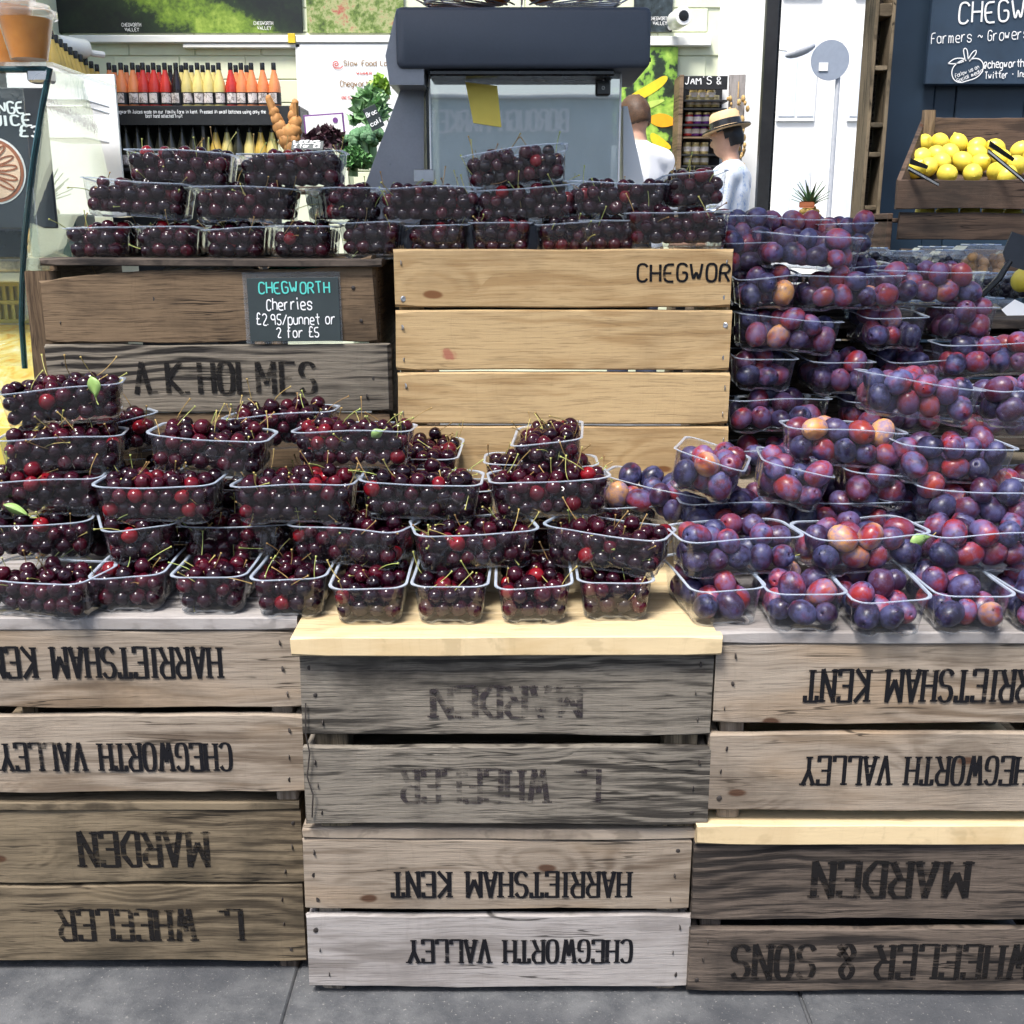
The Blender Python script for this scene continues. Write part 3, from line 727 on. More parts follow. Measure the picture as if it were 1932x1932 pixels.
RC, RP = .0125, .019
ME_CH = np_mesh('cherry', CHV * RC, CHF, [M['cherry']]); ME_PL = np_mesh('plum', PLV * RP, PLF, [M['plum']])
ME_ST = [np_mesh('stem', v * RC, f, [M['stem']]) for v, f in STEMS]

def pack(n, r0, r1, heap, seed, flat=False):
    """Let n balls settle in a tapered punnet."""
    g = np.random.default_rng(seed); r = g.uniform(r0, r1, n)
    p = np.stack([g.uniform(-.07, .07, n), g.uniform(-.035, .035, n), np.linspace(.01, .12 + .05 * heap, n)], 1)
    A, B = PL / 2 - .008, PW / 2 - .008; ii, jj = np.triu_indices(n, 1)
    for it in range(340):
        p[:, 2] -= .0012 if it < 240 else .0003
        for _ in range(2):
            d = p[jj] - p[ii]; L = np.sqrt((d * d).sum(1)) + 1e-9; ov = (r[ii] + r[jj]) * .985 - L; k = ov > 0
            if k.any():
                mv = d[k] / L[k, None] * (ov[k] * .5)[:, None]
                np.add.at(p, ii[k], -mv * .8); np.add.at(p, jj[k], mv * .8)
            f = np.clip(p[:, 2] / PH, 0, 1); a = A - .008 * (1 - f) - r; b = B - .0075 * (1 - f) - r
            over = np.clip((p[:, 2] - PH) / .03, 0, 1); a = a - over * .02; b = b - over * .016
            p[:, 0] = np.clip(p[:, 0], -a, a); p[:, 1] = np.clip(p[:, 1], -b, b); p[:, 2] = np.maximum(p[:, 2], r + .009)
    if flat: k = p[:, 2] + r < PH + .012; p, r = p[k], r[k]
    return p, r
PACK = {('cherry', 1): [pack(82, .0110, .0138, 1, s) for s in (1, 2, 3)], ('cherry', 0): [pack(72, .0110, .0138, 0, s, True) for s in (4, 5, 6, 7)],
        ('plum', 1): [pack(20, .0168, .0206, 1, s) for s in (11, 12, 13, 14)], ('plum', 0): [pack(16, .0168, .0206, 0, s) for s in (15, 16, 17, 18)]}

FRUIT = []     # dicts of every fruit
PUNNETS = []
ORD = ['first', 'second', 'third', 'fourth', 'fifth', 'sixth', 'seventh', 'eighth', 'ninth', 'tenth', 'eleventh', 'twelfth']
_pc = [0]
def punnet(kind, u, v, y, orient='L', zr=None, yaw=0, roll=0, pitch=0, heap=0, where='', row='', group=None):
    """Punnet whose front rim centre is seen at (u, v) at depth y."""
    _pc[0] += 1; i = _pc[0]; rs = random.Random(i * 7 + 1)
    yawr = R(yaw + (90 if orient == 'E' else 0) + rs.uniform(-1.5, 1.5))
    half = PL / 2 if orient == 'E' else PW / 2
    half = half * abs(math.cos(R(yaw))) + (PW / 2 if orient == 'E' else PL / 2) * abs(math.sin(R(yaw))) * .75
    if zr is not None: y = y_on(v, zr) + (y - .1) * .0
    q = at(u, v, y); rot = Euler((R(pitch + rs.uniform(-1, 1)), R(roll), 0)).to_matrix() @ Matrix.Rotation(yawr, 3, 'Z')
    loc = Vector((q.x, q.y + half, q.z)) - rot @ Vector((0, 0, PH))
    lab = f'clear punnet of {"cherries" if kind == "cherry" else "plums"}, {where}'
    e = empty('punnet', loc, label=lab, cat='punnet', group=group or ('cherry punnets' if kind == 'cherry' else 'plum punnets'))
    e.rotation_euler = rot.to_euler()
    tm, rm, fm = PUN[i % 5]
    inst('tray', tm, e); inst('rim', rm, e); inst('foot', fm, e)
    p, r = PACK[(kind, heap)][i % len(PACK[(kind, heap)])]
    flip = Matrix.Rotation(math.pi * (i // 3 % 2), 3, 'Z'); M3 = np.array(rot @ flip); g = np.random.default_rng(i)
    inv = np.array((rot @ flip).inverted())
    zmax = p[:, 2].max()
    for k in range(len(r)):
        pos = M3 @ p[k] + np.array(loc)
        ax = Vector(g.normal(size=3)); 
        top = p[k][2] > PH * .62; wall = abs(p[k][1]) > .028 or abs(p[k][0]) > .07
        stem = None
        if kind == 'cherry':
            if top and g.random() < (.34 if y < .4 else .2):
                ax = Vector((g.normal() * .9, g.normal() * .9 - .15, .55 + g.random())); stem = int(g.integers(8))
            elif wall and g.random() < .16:
                wp = Vector((0, 0, 0)); lp = p[k]
                if abs(lp[1]) > .028: wp = Vector((g.normal(), .0, g.normal() + .4))
                else: wp = Vector((0, g.normal(), g.normal() + .4))
                ax = (rot @ flip) @ wp; stem = int(g.integers(8))
        if ax.length < 1e-4: ax = Vector((0, 0, 1))
        qt = ax.to_track_quat('Z', 'Y') @ Quaternion((0, 0, 1), g.random() * 6.28)
        FRUIT.append(dict(kind=kind, p=pos, r=float(r[k]), q=qt, stem=stem, where=where, pun=i))
    return e

def row_of(kind, desc, items, **kw):
    n = len(items)
    for i, it in enumerate(items):
        d = dict(kw); d.update(it[3] if len(it) > 3 else {})
        wh = f'{"leftmost" if i == 0 else "rightmost" if i == n - 1 else ORD[i] + " from left"} in the {desc}'
        punnet(kind, it[0], it[1], d.pop('y', it[2]), where=wh, **d)

# front pile of cherries, bottom row to top
row_of('cherry', 'lowest front row', [(48, 1104, .085, dict(orient='L', yaw=-14)), (227, 1088, .088), (384, 1092, .086), (538, 1097, .082), (691, 1107, .072), (849, 1107, .072), (1008, 1107, .072), (1167, 1101, .074)], orient='E', zr=.6975)
row_of('cherry', 'second front row', [(20, 998, .115, dict(yaw=14)), (212, 1000, .105, dict(orient='E', yaw=24)), (440, 994, .16, dict(orient='L', zr=None)), (655, 1008, .112, dict(yaw=-17)), (890, 1013, .105, dict(yaw=12)), (1160, 1020, .10, dict(yaw=-20, roll=2))], orient='L', zr=.761)
row_of('cherry', 'third front row', [(50, 910, .135, dict(yaw=8)), (282, 918, .14), (546, 920, .138), (792, 914, .14, dict(roll=2)), (1036, 912, .14, dict(roll=-3, yaw=4))], orient='L', heap=1, zr=.826)
row_of('cherry', 'fourth front row', [(85, 832, .165, dict(yaw=12)), (384, 828, .172, dict(roll=5)), (660, 818, .172, dict(yaw=-3)), (800, 866, .28, dict(orient='E')), (1022, 880, .25)], orient='L', heap=1)
punnet('cherry', 80, 738, .19, 'L', yaw=16, roll=-3, heap=1, where='topmost at the left edge of the front pile')
punnet('cherry', 150, 812, .30, 'L', yaw=30, roll=-8, heap=1, where='just behind the topmost one at the edge')
punnet('cherry', 517, 786, .30, 'L', yaw=3, roll=-3, heap=1, where='at the back against the ringed board')
punnet('cherry', 1038, 838, .20, 'E', yaw=-4, roll=-7, heap=1, where='end-on before the pine crate')
punnet('cherry', 1185, 962, .26, 'E', yaw=3, where='low between the cherries and plums')
punnet('cherry', 225, 892, .31, 'L', heap=0, where='half hidden behind the tilted one')
for i, (u, v, y) in enumerate(((120, 1000, .26), (330, 1000, .26), (560, 1000, .27), (770, 1000, .27), (990, 1000, .27))):
    punnet('cherry', u, v, y, 'L', where=ORD[i] + ' of those buried behind the second row')
for i, (u, v, y) in enumerate(((160, 925, .27), (375, 928, .27), (600, 928, .27), (830, 928, .27))):
    punnet('cherry', u, v, y, 'L', where=ORD[i] + ' of those buried behind the third row')
# upper display on the crates
row_of('cherry', 'bottom row on the crates', [(171, 427, .50), (302, 427, .50), (432, 427, .50), (561, 426, .50), (695, 422, .50), (825, 420, .50), (944, 418, .50), (1070, 416, .50), (1150, 414, .50)], orient='E')
row_of('cherry', 'middle row on the crates', [(245, 342, .515, dict(roll=3)), (452, 352, .515, dict(roll=2)), (630, 353, .51, dict(orient='E', yaw=24)), (808, 354, .515, dict(orient='L')), (993, 352, .515, dict(roll=-4)), (1170, 345, .515, dict(orient='L', roll=1))], orient='L')
row_of('cherry', 'top row on the crates', [(328, 283, .52, dict(roll=3)), (542, 287, .52, dict(roll=-1)), (971, 282, .52, dict(roll=-6))], orient='L')
punnet('cherry', 1284, 400, .485, 'L', roll=-1, where='over the pine crate lettering')
punnet('cherry', 1315, 326, .505, 'E', yaw=3, roll=-3, heap=0, where='upper one at the pine crate corner')
# front pile of plums
row_of('plum', 'lowest plum row', [(1366, 1114, .06, dict(yaw=8)), (1532, 1124, .05), (1690, 1130, .045), (1852, 1127, .045), (2010, 1125, .045)], orient='E', zr=.6965)
row_of('plum', 'second plum row', [(1402, 1022, .085, dict(yaw=8)), (1650, 1020, .085, dict(yaw=12)), (1880, 1016, .085, dict(yaw=8))], orient='L', heap=1, zr=.76)
row_of('plum', 'third plum row', [(1370, 880, .14, dict(yaw=-16, roll=16, orient='E')), (1530, 896, .15, dict(orient='E', yaw=-10, roll=14)), (1672, 894, .19, dict(orient='E', roll=6)), (1868, 930, .13, dict(yaw=-6, roll=2))], orient='L', heap=1)
row_of('plum', 'fourth plum row', [(1612, 816, .19, dict(yaw=-4, roll=3)), (1822, 848, .15, dict(yaw=6, roll=3))], orient='L', heap=1)
punnet('plum', 1760, 726, .215, 'L', yaw=-2, roll=8, heap=1, where='large at the top of the front pile')
punnet('plum', 1985, 738, .24, 'L', heap=1, where='cut off by the picture edge near the top')
punnet('plum', 1262, 930, .22, 'L', yaw=-18, roll=10, heap=1, where='low in front of the hessian')
for i, (u, v, y) in enumerate(((1400, 1000, .22), (1620, 1000, .22), (1840, 1000, .22), (1740, 905, .24), (1930, 905, .24))):
    punnet('plum', u, v, y, 'L', where=ORD[i] + ' of those buried inside the plum pile')
for i, (u, v, y) in enumerate(((1400, 952, .20), (1590, 948, .21), (1775, 950, .21))):
    punnet('plum', u, v, y, 'L', heap=1, where=ORD[i] + ' of those wedged behind the second plum row')
# plum stacks beside the pine crate
row_of('plum', 'foot of the back plum stack', [(1478, 850, .47), (1700, 850, .50)], orient='L')
row_of('plum', 'second layer of the back stack', [(1478, 757, .48), (1700, 760, .50), (1920, 770, .50)], orient='L')
row_of('plum', 'third layer of the back stack', [(1452, 676, .485, dict(orient='E', roll=2)), (1600, 684, .485, dict(orient='E')), (1748, 680, .50, dict(orient='E')), (1890, 648, .46, dict(orient='L', roll=-3))], orient='L')
row_of('plum', 'fourth layer of the back stack', [(1500, 602, .485, dict(roll=4, heap=1)), (1702, 596, .49, dict(orient='E')), (1836, 580, .52, dict(orient='E', heap=1))], orient='L')
row_of('plum', 'fifth layer of the back stack', [(1456, 518, .49, dict(orient='E', roll=-2, heap=1)), (1616, 521, .49, dict(orient='L')), (1776, 513, .53, dict(orient='L', heap=1))], orient='L')
row_of('plum', 'sixth layer of the back stack', [(1420, 455, .56, dict(orient='E')), (1542, 443, .50, dict(roll=4)), (1640, 500, .60, dict(orient='E'))], orient='L')
row_of('plum', 'very top of the back stack', [(1412, 408, .58, dict(orient='E')), (1480, 412, .62, dict(roll=2)), (1606, 420, .62, dict(orient='E'))], orient='L', heap=1)

# ---- choose the 300 of each kind that show largest (simple painter's test from the camera)
def show_size():
    n = len(FRUIT); S = .42; W_ = int(1932 * S); buf = np.full((W_, W_), -1, int)
    P3 = np.array([f['p'] for f in FRUIT]); r = np.array([f['r'] for f in FRUIT])
    dy = P3[:, 1] + CAMD; dz = P3[:, 2] - CAMH; dep = dy * _c - dz * _s; up = dy * _s + dz * _c
    u = (966 + FPX * P3[:, 0] / dep) * S; v = (966 - FPX * up / dep) * S; rp = FPX * r / dep * S
    for k in np.argsort(-dep):
        x0, x1, y0, y1 = int(u[k] - rp[k]), int(u[k] + rp[k]) + 2, int(v[k] - rp[k]), int(v[k] + rp[k]) + 2
        x0, y0 = max(0, x0), max(0, y0); x1, y1 = min(W_, x1), min(W_, y1)
        if x1 <= x0 or y1 <= y0: continue
        yy, xx = np.mgrid[y0:y1, x0:x1]; m = (xx - u[k]) ** 2 + (yy - v[k]) ** 2 <= rp[k] ** 2
        buf[y0:y1, x0:x1][m] = k
    return np.bincount(buf[buf >= 0], minlength=n)
SHOW = show_size()
for kind, BV, BF, ME in (('cherry', CHV, CHF, ME_CH), ('plum', PLV, PLF, ME_PL)):
    idx = [k for k in range(len(FRUIT)) if FRUIT[k]['kind'] == kind]; idx.sort(key=lambda k: -SHOW[k])
    lead = idx[:298]; rest = idx[298:]
    for k in lead:
        f = FRUIT[k]; wh = f['where'].split(',')[0]
        wh = wh.replace('leftmost in', 'leftmost punnet,').replace('rightmost in', 'rightmost punnet,').replace('from left in', 'punnet from left,') if ' in the ' in wh and ('most in' in wh or 'from left' in wh) else 'the punnet ' + wh
        o = inst(kind, ME, None, Vector(f['p']), sc=f['r'] / (RC if kind == 'cherry' else RP)); o.rotation_mode = 'QUATERNION'; o.rotation_quaternion = f['q']
        tag(o, f'{"dark cherry" if kind == "cherry" else "purple plum"} in {wh}'.replace(' in leftmost', ' in the leftmost').replace(' in rightmost', ' in the rightmost'), kind, (('cherries' if kind == 'cherry' else 'plums') + ' in the punnet ' + f['where']))
        if f['stem'] is not None: inst('stem', ME_ST[f['stem']], o)
    vs = []; fs = []; mi = []; off = 0
    for k in rest:
        f = FRUIT[k]; m3 = np.array(f['q'].to_matrix()) * f['r']
        vs.append(BV @ m3.T + f['p']); fs += [tuple(i + off for i in t_) for t_ in BF]; mi += [0] * len(BF); off += len(BV)
        if f['stem'] is not None:
            sv, sf = STEMS[f['stem']]; vs.append(sv @ m3.T + f['p']); fs += [tuple(i + off for i in t_) for t_ in sf]; mi += [1] * len(sf); off += len(sv)
    me = np_mesh(kind + '_heap', np.concatenate(vs), fs, [M[kind], M['stem']]); me.polygons.foreach_set('material_index', mi)
    nm = {'cherry': 'heaped_cherries', 'plum': 'heaped_plums'}[kind]
    inst(nm, me, label=f'mass of {"dark cherries" if kind == "cherry" else "purple plums"} deeper in the stacked punnets', cat='fruit', kind='stuff')
print('FRUIT', len(FRUIT), 'punnets', _pc[0])
# leaves among the fruit
t = NT('leaf'); co = t.coords(); n = t.noise(co, 60, 3)
M['leaf'] = t.done(t.bsdf(t.mix(n, (.16, .30, .06), (.34, .48, .16)), .45))
def leaf(u, v, y, L, wd, rot, label):
    m = MB(); vs = []; fs = []
    for i in range(9):
        s = i / 8; h_ = wd * math.sin(math.pi * s ** .8) * .5; zc = .12 * L * math.sin(s * 3)
        for k in (-1, 0, 1): vs.append((L * (s - .5), .10 * L * (-.5 if k == 0 else .3) + zc * .4, h_ * k))
    for i in range(8):
        for k in (0, 1): fs.append((i*3+k, (i+1)*3+k, (i+1)*3+k+1, i*3+k+1))
    m.add(vs, fs); b = m.build('leaf', M['leaf'], None, at(u, v, y), rot, smooth=True, label=label, cat='leaf')
    sm = b.modifiers.new('thick', 'SOLIDIFY'); sm.thickness = .0006
    MB().tube([(L*.5, 0, 0), (L*.68, .001, -.001), (L*.85, 0, .002)], .0009, 5).build('stalk', M['stem'], b)
leaf(1457, 1046, .098, .05, .022, (0, R(3), 0), 'green leaf caught against the wall of a second-row plum punnet')
leaf(176, 730, .215, .034, .028, (R(5), R(80), R(-20)), 'round green leaf in the topmost cherry punnet at the edge')
leaf(30, 962, .14, .04, .016, (0, R(25), 0), 'narrow green leaf low in the third-row cherry punnet at the edge')
leaf(712, 818, .185, .022, .018, (R(20), R(-30), 0), 'small bright leaf among cherries in front of the dark gap')
leaf(1735, 1020, .095, .034, .024, (0, R(-20), R(10)), 'yellowish curled leaf in the punnet among red plums')
# ------------------------------------------------------------------ shop behind
plain('wall_paint', (.74, .78, .58), .7, .05, 12, .001); plain('white_paint', (.86, .86, .83), .5, .03, 20)
plain('white_gloss', (.85, .86, .86), .25, .03, 20); plain('cream', (.66, .62, .42), .5, .08, 20)
plain('black_paint', (.016, .017, .019), .45, .3, 25); plain('navy_paint', (.010, .026, .048), .5, .3, 4)
plain('machine_grey', (.052, .064, .086), .42, .06, 240); plain('machine_light', (.24, .255, .285), .3, .06, 200)
plain('black_plastic', (.014, .015, .017), .25, .2, 60); plain('steel', (.5, .5, .52), .28, .1, 60, metal=.9)
plain('slate', (.030, .036, .046), .55, .3, 18)
YW = 6.5
MB().box((-6, 3.6, -.19), (2.0, 9, .15), .01).build('shop_floor', M['paving'], kind='structure')
def wx(u, v=200, y=YW): return at(u, v, y).x
def wz(v, y=YW): return at(900, v, y).z
# back wall: painted brick, each course built
bw = empty('back_wall', (0, YW, 0)); tag(bw, label='pale green painted brick wall at the back of the shop', cat='wall')
x0, x1 = wx(128), wx(1356)
MB().box((x0, .012, 0), (x1, .2, 4.6)).build('wall_core', M['wall_paint'], bw)
br = MB().box((-.22, 0, -.072), (.22, .014, .072), .004).mesh('brick', M['wall_paint'])
zlo, zhi = wz(345), 3.2; nz = int((zhi - zlo) / .15)
for j in range(nz):
    x = x0 + .225 - (.11 if j % 2 else 0)
    while x < x1 - .1:
        if x - .22 >= x0 - .02: inst('brick', br, bw, (x, random.uniform(-.001, .001), zlo + .15 * j))
        x += .447
lw = MB().box((x0 - .2, 2.6, 0), (x0 - .002, YW + .2, 4.6)).build('side_wall', M['wall_paint'], label='pale green side wall behind the juice counter', cat='wall')
def wall_box(name, u0, u1, v0, v1, y, th, mat, label, cat, **k):
    a, b = at(u0, v1, y), at(u1, v0, y)
    return MB().box((a.x, y, a.z), (b.x, y + th, b.z), .004).build(name, M[mat], label=label, cat=cat, **k)
wall_box('cable_trunking', 130, 742, 66, 80, YW - .06, .055, 'white_paint', 'long white cable trunking under the dark vineyard picture', 'trunking')
wall_box('cable_trunking', 1225, 1343, 68, 86, YW - .06, .055, 'white_paint', 'short white cable trunking above the jar shelf', 'trunking')
wall_box('light_batten', 345, 566, 82, 90, YW - .05, .045, 'white_paint', 'thin white batten under the trunking above the bottles', 'batten')
a = at(550, 72, YW - .07); MB().box((-.025, 0, -.03), (.025, .006, .03), .002).build('warning_tag', plain('tag_yellow', (.75, .55, .03), .5), loc=a, label='small yellow warning tag on the trunking', cat='tag')
# printed pictures
def picture(name, cols, scale, seed, diag=None):
    t = NT(name); co = t.vmath('ADD', t.coords(), (seed, seed * .7, seed * 1.3))
    n = t.noise(co, scale, 5, .65, .6); n2 = t.noise(co, scale * 5, 3, .6)
    f = t.math('ADD', t.math('MULTIPLY', n, .65), t.math('MULTIPLY', n2, .35))
    if diag:
        sx = t.n('SeparateXYZ'); t.l(t.n('TexCoord').outputs['Object'], sx.inputs[0])
        dd = t.math('ABSOLUTE', t.math('ADD', t.math('ADD', t.math('MULTIPLY', sx.outputs[0], diag[0]), t.math('MULTIPLY', sx.outputs[2], diag[1])), diag[2]))
        f = t.math('ADD', t.math('MULTIPLY', f, .75), t.math('MULTIPLY', t.math('SUBTRACT', 1, t.step(dd, .05, .3)), diag[3]))
    c = t.ramp(f, cols)
    M[name] = t.done(t.bsdf(c, .35))
DK = (.010, .013, .012)
picture('pic_vineyard', [(.35, DK), (.55, (.02, .035, .015)), (.68, (.16, .26, .03)), (.85, (.42, .52, .10))], 7, 3, (.45, .9, -.18, .30))
picture('pic_orchard', [(.36, (.05, .08, .02)), (.46, (.16, .24, .05)), (.55, (.40, .42, .20)), (.66, (.42, .10, .08))], 9, 8)
picture('pic_flower', [(.36, DK), (.47, (.03, .05, .03)), (.50, (.22, .42, .06)), (.58, (.48, .68, .12)), (.64, (.85, .70, .04)), (.74, (.95, .52, .02))], 2.6, 21)
picture('pic_night', [(.40, DK), (.6, (.05, .07, .08)), (.75, (.3, .36, .36))], 7, 5)
POSTERS = []
def poster(u0, u1, v0, v1, mat, label, y=YW - .03, texts=()):
    a, b = at(u0, v1, y), at(u1, v0, y); w_, h_ = b.x - a.x, b.z - a.z
    e = empty('poster', ((a.x + b.x)/2, y, a.z), label=label, cat='poster'); POSTERS.append(e)
    MB().box((-w_/2, 0, 0), (w_/2, .02, h_), .003).build('print', M[mat], e)
    for tx, u, v, hpx, wpx, mt in texts:
        p = at(u, v, y - .004); s = pxm(v, y)
        put_text(tx, hpx / s, mt, e, (p.x - e.location.x, -.004, p.z - a.z), width=wpx / s, style='hand', wob=0, wt=.07)
    return e
poster(88, 566, -60, 62, 'pic_vineyard', 'large dark picture of vine rows high on the back wall', texts=[('CHEGWORTH', 230, 50, 6, 36, 'print_white'), ('VALLEY', 236, 59, 6, 26, 'print_white'), ('CHEGWORTH', 479, 47, 6, 36, 'print_white'), ('VALLEY', 486, 56, 6, 26, 'print_white')])
poster(580, 760, -60, 62, 'pic_orchard', 'picture of green orchard grass beside the dark vineyard picture')
poster(1195, 1272, -60, 60, 'pic_night', 'dark printed picture beside the white camera above the jars', texts=[('CHEGWORTH', 1226, 38, 6, 36, 'print_white'), ('VALLEY', 1232, 47, 6, 26, 'print_white')])
poster(1150, 1280, 88, 345, 'pic_flower', 'tall picture of a yellow courgette flower behind the man in white', y=YW - .04, texts=[('CHEGWORTH', 1214, 318, 6, 36, 'print_white')])
fp = POSTERS[-1]
plain('ink_petal', (.82, .60, .03), .4, .15, 20); plain('ink_stem', (.50, .66, .14), .4, .2, 20); plain('ink_petal_deep', (.90, .42, .02), .4, .15, 20)
def print_shape(pts, mat, k):
    mb = MB(); q = chaikin([Vector((at(u, v, YW - .04).x - fp.location.x, at(u, v, YW - .04).z - fp.location.z)) for u, v in pts + pts[:1]], 2)[:-1]
    mb.add([(p_.x, -.002 - .0006 * k, p_.y) for p_ in q], [tuple(range(len(q)))]); mb.build('print_shape', M[mat], fp)
print_shape([(1172, 190), (1230, 155), (1255, 140), (1262, 150), (1240, 172), (1180, 204)], 'ink_petal', 1)
print_shape([(1172, 210), (1225, 190), (1262, 186), (1230, 204), (1175, 222)], 'ink_stem', 2)
print_shape([(1222, 220), (1250, 212), (1274, 224), (1278, 234), (1250, 242), (1228, 234)], 'ink_petal_deep', 3)
print_shape([(1226, 248), (1244, 256), (1272, 280), (1250, 284), (1228, 270)], 'ink_petal', 4)
pb = poster(566, 752, 82, 290, 'white_gloss', 'white award board for the best greengrocer beside the juice machine', y=YW - .05,
    texts=[('Slow Food Lon', 649, 124, 9, 88, 'print_brown'), ('WINNER', 673, 141, 5, 28, 'print_red'), ('Chegworth Valley', 642, 163, 10, 100, 'print_brown'), ('BEST GREENGROCER', 645, 187, 5, 90, 'print_red')])
sp = MB(); pts = [Vector((.0075 * k * .28 * math.cos(k * .9), .0075 * k * .28 * math.sin(k * .9))) for k in range(1, 13)]
ribbon(sp, pts + [Vector((.03, -.025)), Vector((.045, -.01))], lambda t: .003, 0); p = at(634, 121, YW - .056)
sp.build('lettering', M['print_red'], pb, (p.x - pb.location.x, -.006, p.z - pb.location.z))
# cctv-like bullet cameras
for (u, v, y, rz, lb) in ((132, 88, 5.9, -35, 'white bullet camera over the side shelf of bottles'), (1283, 34, YW - .25, 8, 'white bullet camera beside the dark picture above the jars')):
    e = empty('security_camera', at(u, v, y), (0, 0, R(rz)), label=lb, cat='camera')
    rx = Matrix.Rotation(R(90), 4, 'X')
    MB().lathe([(.05, -.12), (.06, -.1), (.06, .07), (.055, .085), (.035, .086)], 18, rx).build('housing', M['white_gloss'], e, smooth=True)
    MB().lathe([(.034, .0865), (.03, .092), (.002, .094)], 14, rx).build('lens', M['black_plastic'], e, smooth=True)
    MB().tube([(0, .08, 0), (0, .16, -.02), (0, .24, -.02)], .02, 8).build('bracket', M['white_gloss'], e)

# ------------------------------------------------------------------ bottles on the black shelf
yb = YW - .22
sh = empty('bottle_shelf', (wx(390), yb, 0), label='black shelf unit with chalk writing that holds the juice bottles', cat='shelf')
xa, xb = wx(203, 220, yb) - sh.location.x, wx(574, 220, yb) - sh.location.x
zt_, zb_ = wz(204, yb), wz(240, yb); z2 = wz(318, yb); ysh = -.14
MB().box((xa, ysh, zt_ - .02), (xb, .2, zt_ - .002), .002).build('shelf_board', M['black_paint'], sh)
MB().box((xa, ysh - .012, zb_), (xb, ysh - .001, zt_), .002).build('fascia', M['black_paint'], sh)
MB().box((xa, ysh, z2 - .022), (xb, .2, z2 - .002), .002).build('shelf_board', M['black_paint'], sh)
MB().box((xa, .201, .0), (xb, .215, zt_ - .02), .002).build('back_panel', M['black_paint'], sh)
for x in (xa, xb - .02, (xa + xb) / 2): MB().box((x, ysh + .003, 0), (x + .02, .2, zt_ - .021), .002).build('upright', M['black_paint'], sh)
for tx, u, v, hp, wp in (('Chegworth Juices made on our family farm in kent. Pressed in small batches using only the', 216, 214, 6, 280), ('best hand selected fruit', 275, 222, 6, 68)):
    p = at(u, v, yb + ysh - .014); s = pxm(v, yb)
    put_text(tx, hp / s, 'chalk_white', sh, (p.x - sh.location.x, ysh - .0145, p.z), width=wp / s, style='hand', wt=.09)
def juice(name, c): plain(name, c, .12, .12, 12, Specular_IOR_Level=.6); return M[name]
JC = {'orange': juice('juice_orange', (.72, .24, .09)), 'red': juice('juice_red', (.50, .035, .025)), 'yellow': juice('juice_yellow', (.66, .55, .20)), 'black': juice('juice_black', (.012, .006, .008)), 'apple': juice('juice_apple', (.62, .42, .09)), 'dark': juice('juice_dark', (.03, .03, .02))}
picture('bottle_label', [(.35, (.06, .05, .05)), (.45, (.35, .30, .28)), (.52, (.75, .70, .66)), (.7, (.45, .3, .35))], 26, 2)
picture('apple_label', [(.35, (.35, .2, .05)), (.5, (.55, .33, .1)), (.6, (.65, .55, .35)), (.8, (.3, .25, .1))], 18, 2)
BODY = [(.036, 0), (.04, .006), (.04, .10), (.039, .125), (.034, .15), (.024, .185), (.016, .215), (.0135, .235)]
bme = {k: MB().lathe(BODY, 16).mesh('body', m, True) for k, m in JC.items()}
cme = MB().lathe([(.0145, .225), (.0155, .23), (.0155, .268), (.0135, .272)], 12).mesh('cap', M['black_plastic'], True)
nme = MB().lathe([(.0142, .20), (.0140, .2245)], 12, cap=False).mesh('neck_foil', M['bottle_label'], True)
lme = MB().lathe([(.0406, .012), (.0406, .088)], 18, cap=False).mesh('label', M['black_paint'], True)
me_p = MB(); me_p.add([(.0411 * math.sin(R(a_)), -.0411 * math.cos(R(a_)), z_) for z_ in (.022, .082) for a_ in range(-45, 46, 15)], [(j, j + 1, j + 8, j + 7) for j in range(6)]); pme = me_p.mesh('label_print', M['bottle_label'], True)
lme2 = MB().lathe([(.0406, .012), (.0406, .088)], 18, cap=False).mesh('label', M['apple_label'], True)
def bottle(loc, k, label, group, lab=True, sc=1.0):
    e = empty('juice_bottle', loc, (0, 0, random.uniform(0, 6)), label=label, cat='bottle', group=group); e.scale = (sc,) * 3
    inst('body', bme[k], e); inst('cap', cme, e)
    e.rotation_euler.z = random.uniform(-.4, .4)
    if lab:
        lb_ = inst('label', lme2 if k == 'apple' else lme, e)
        if k != 'apple': inst('label_print', pme, lb_)
us = [212, 234, 256, 275, 295, 316, 337, 356, 377, 397, 417, 439, 459, 478, 499, 520]
cs = ['orange'] * 3 + ['red'] * 3 + ['black'] + ['yellow'] * 4 + ['red'] + ['orange'] * 4
for i, (u, k) in enumerate(zip(us, cs)):
    p = at(u, 204, yb - .09); side = ORD[i] + ' from left' if i < 12 else ['fourth', 'third', 'second', 'first'][i - 12] + ' from right'
    bottle((p.x, yb - .09, zt_ - .0015), k, f'{k} juice bottle, {side} in the upper front row on the black shelf', 'upper bottles, front row')
for i in range(16):
    u = us[i] + 10
    if i in (10, 13, 14, 15): continue
    p = at(u, 204, yb + .02); bottle((p.x, yb + .02, zt_ - .0015), cs[min(15, i + 1)], f'juice bottle standing behind the upper front row, between {cs[i]} ones', 'upper bottles, back row', False)
for i in range(15):
    k = 'dark' if i < 7 else ['yellow', 'apple', 'yellow', 'dark'][i % 4]
    p = at(222 + i * 21, 318, yb - .07); bottle((p.x, yb - .07, z2 - .0015), k, f'{"dark" if k == "dark" else "pale"} bottle, {ORD[i] + " from left" if i < 12 else ["third", "second", "last"][i-12] + " towards the award board"} on the lower shelf', 'lower bottles')
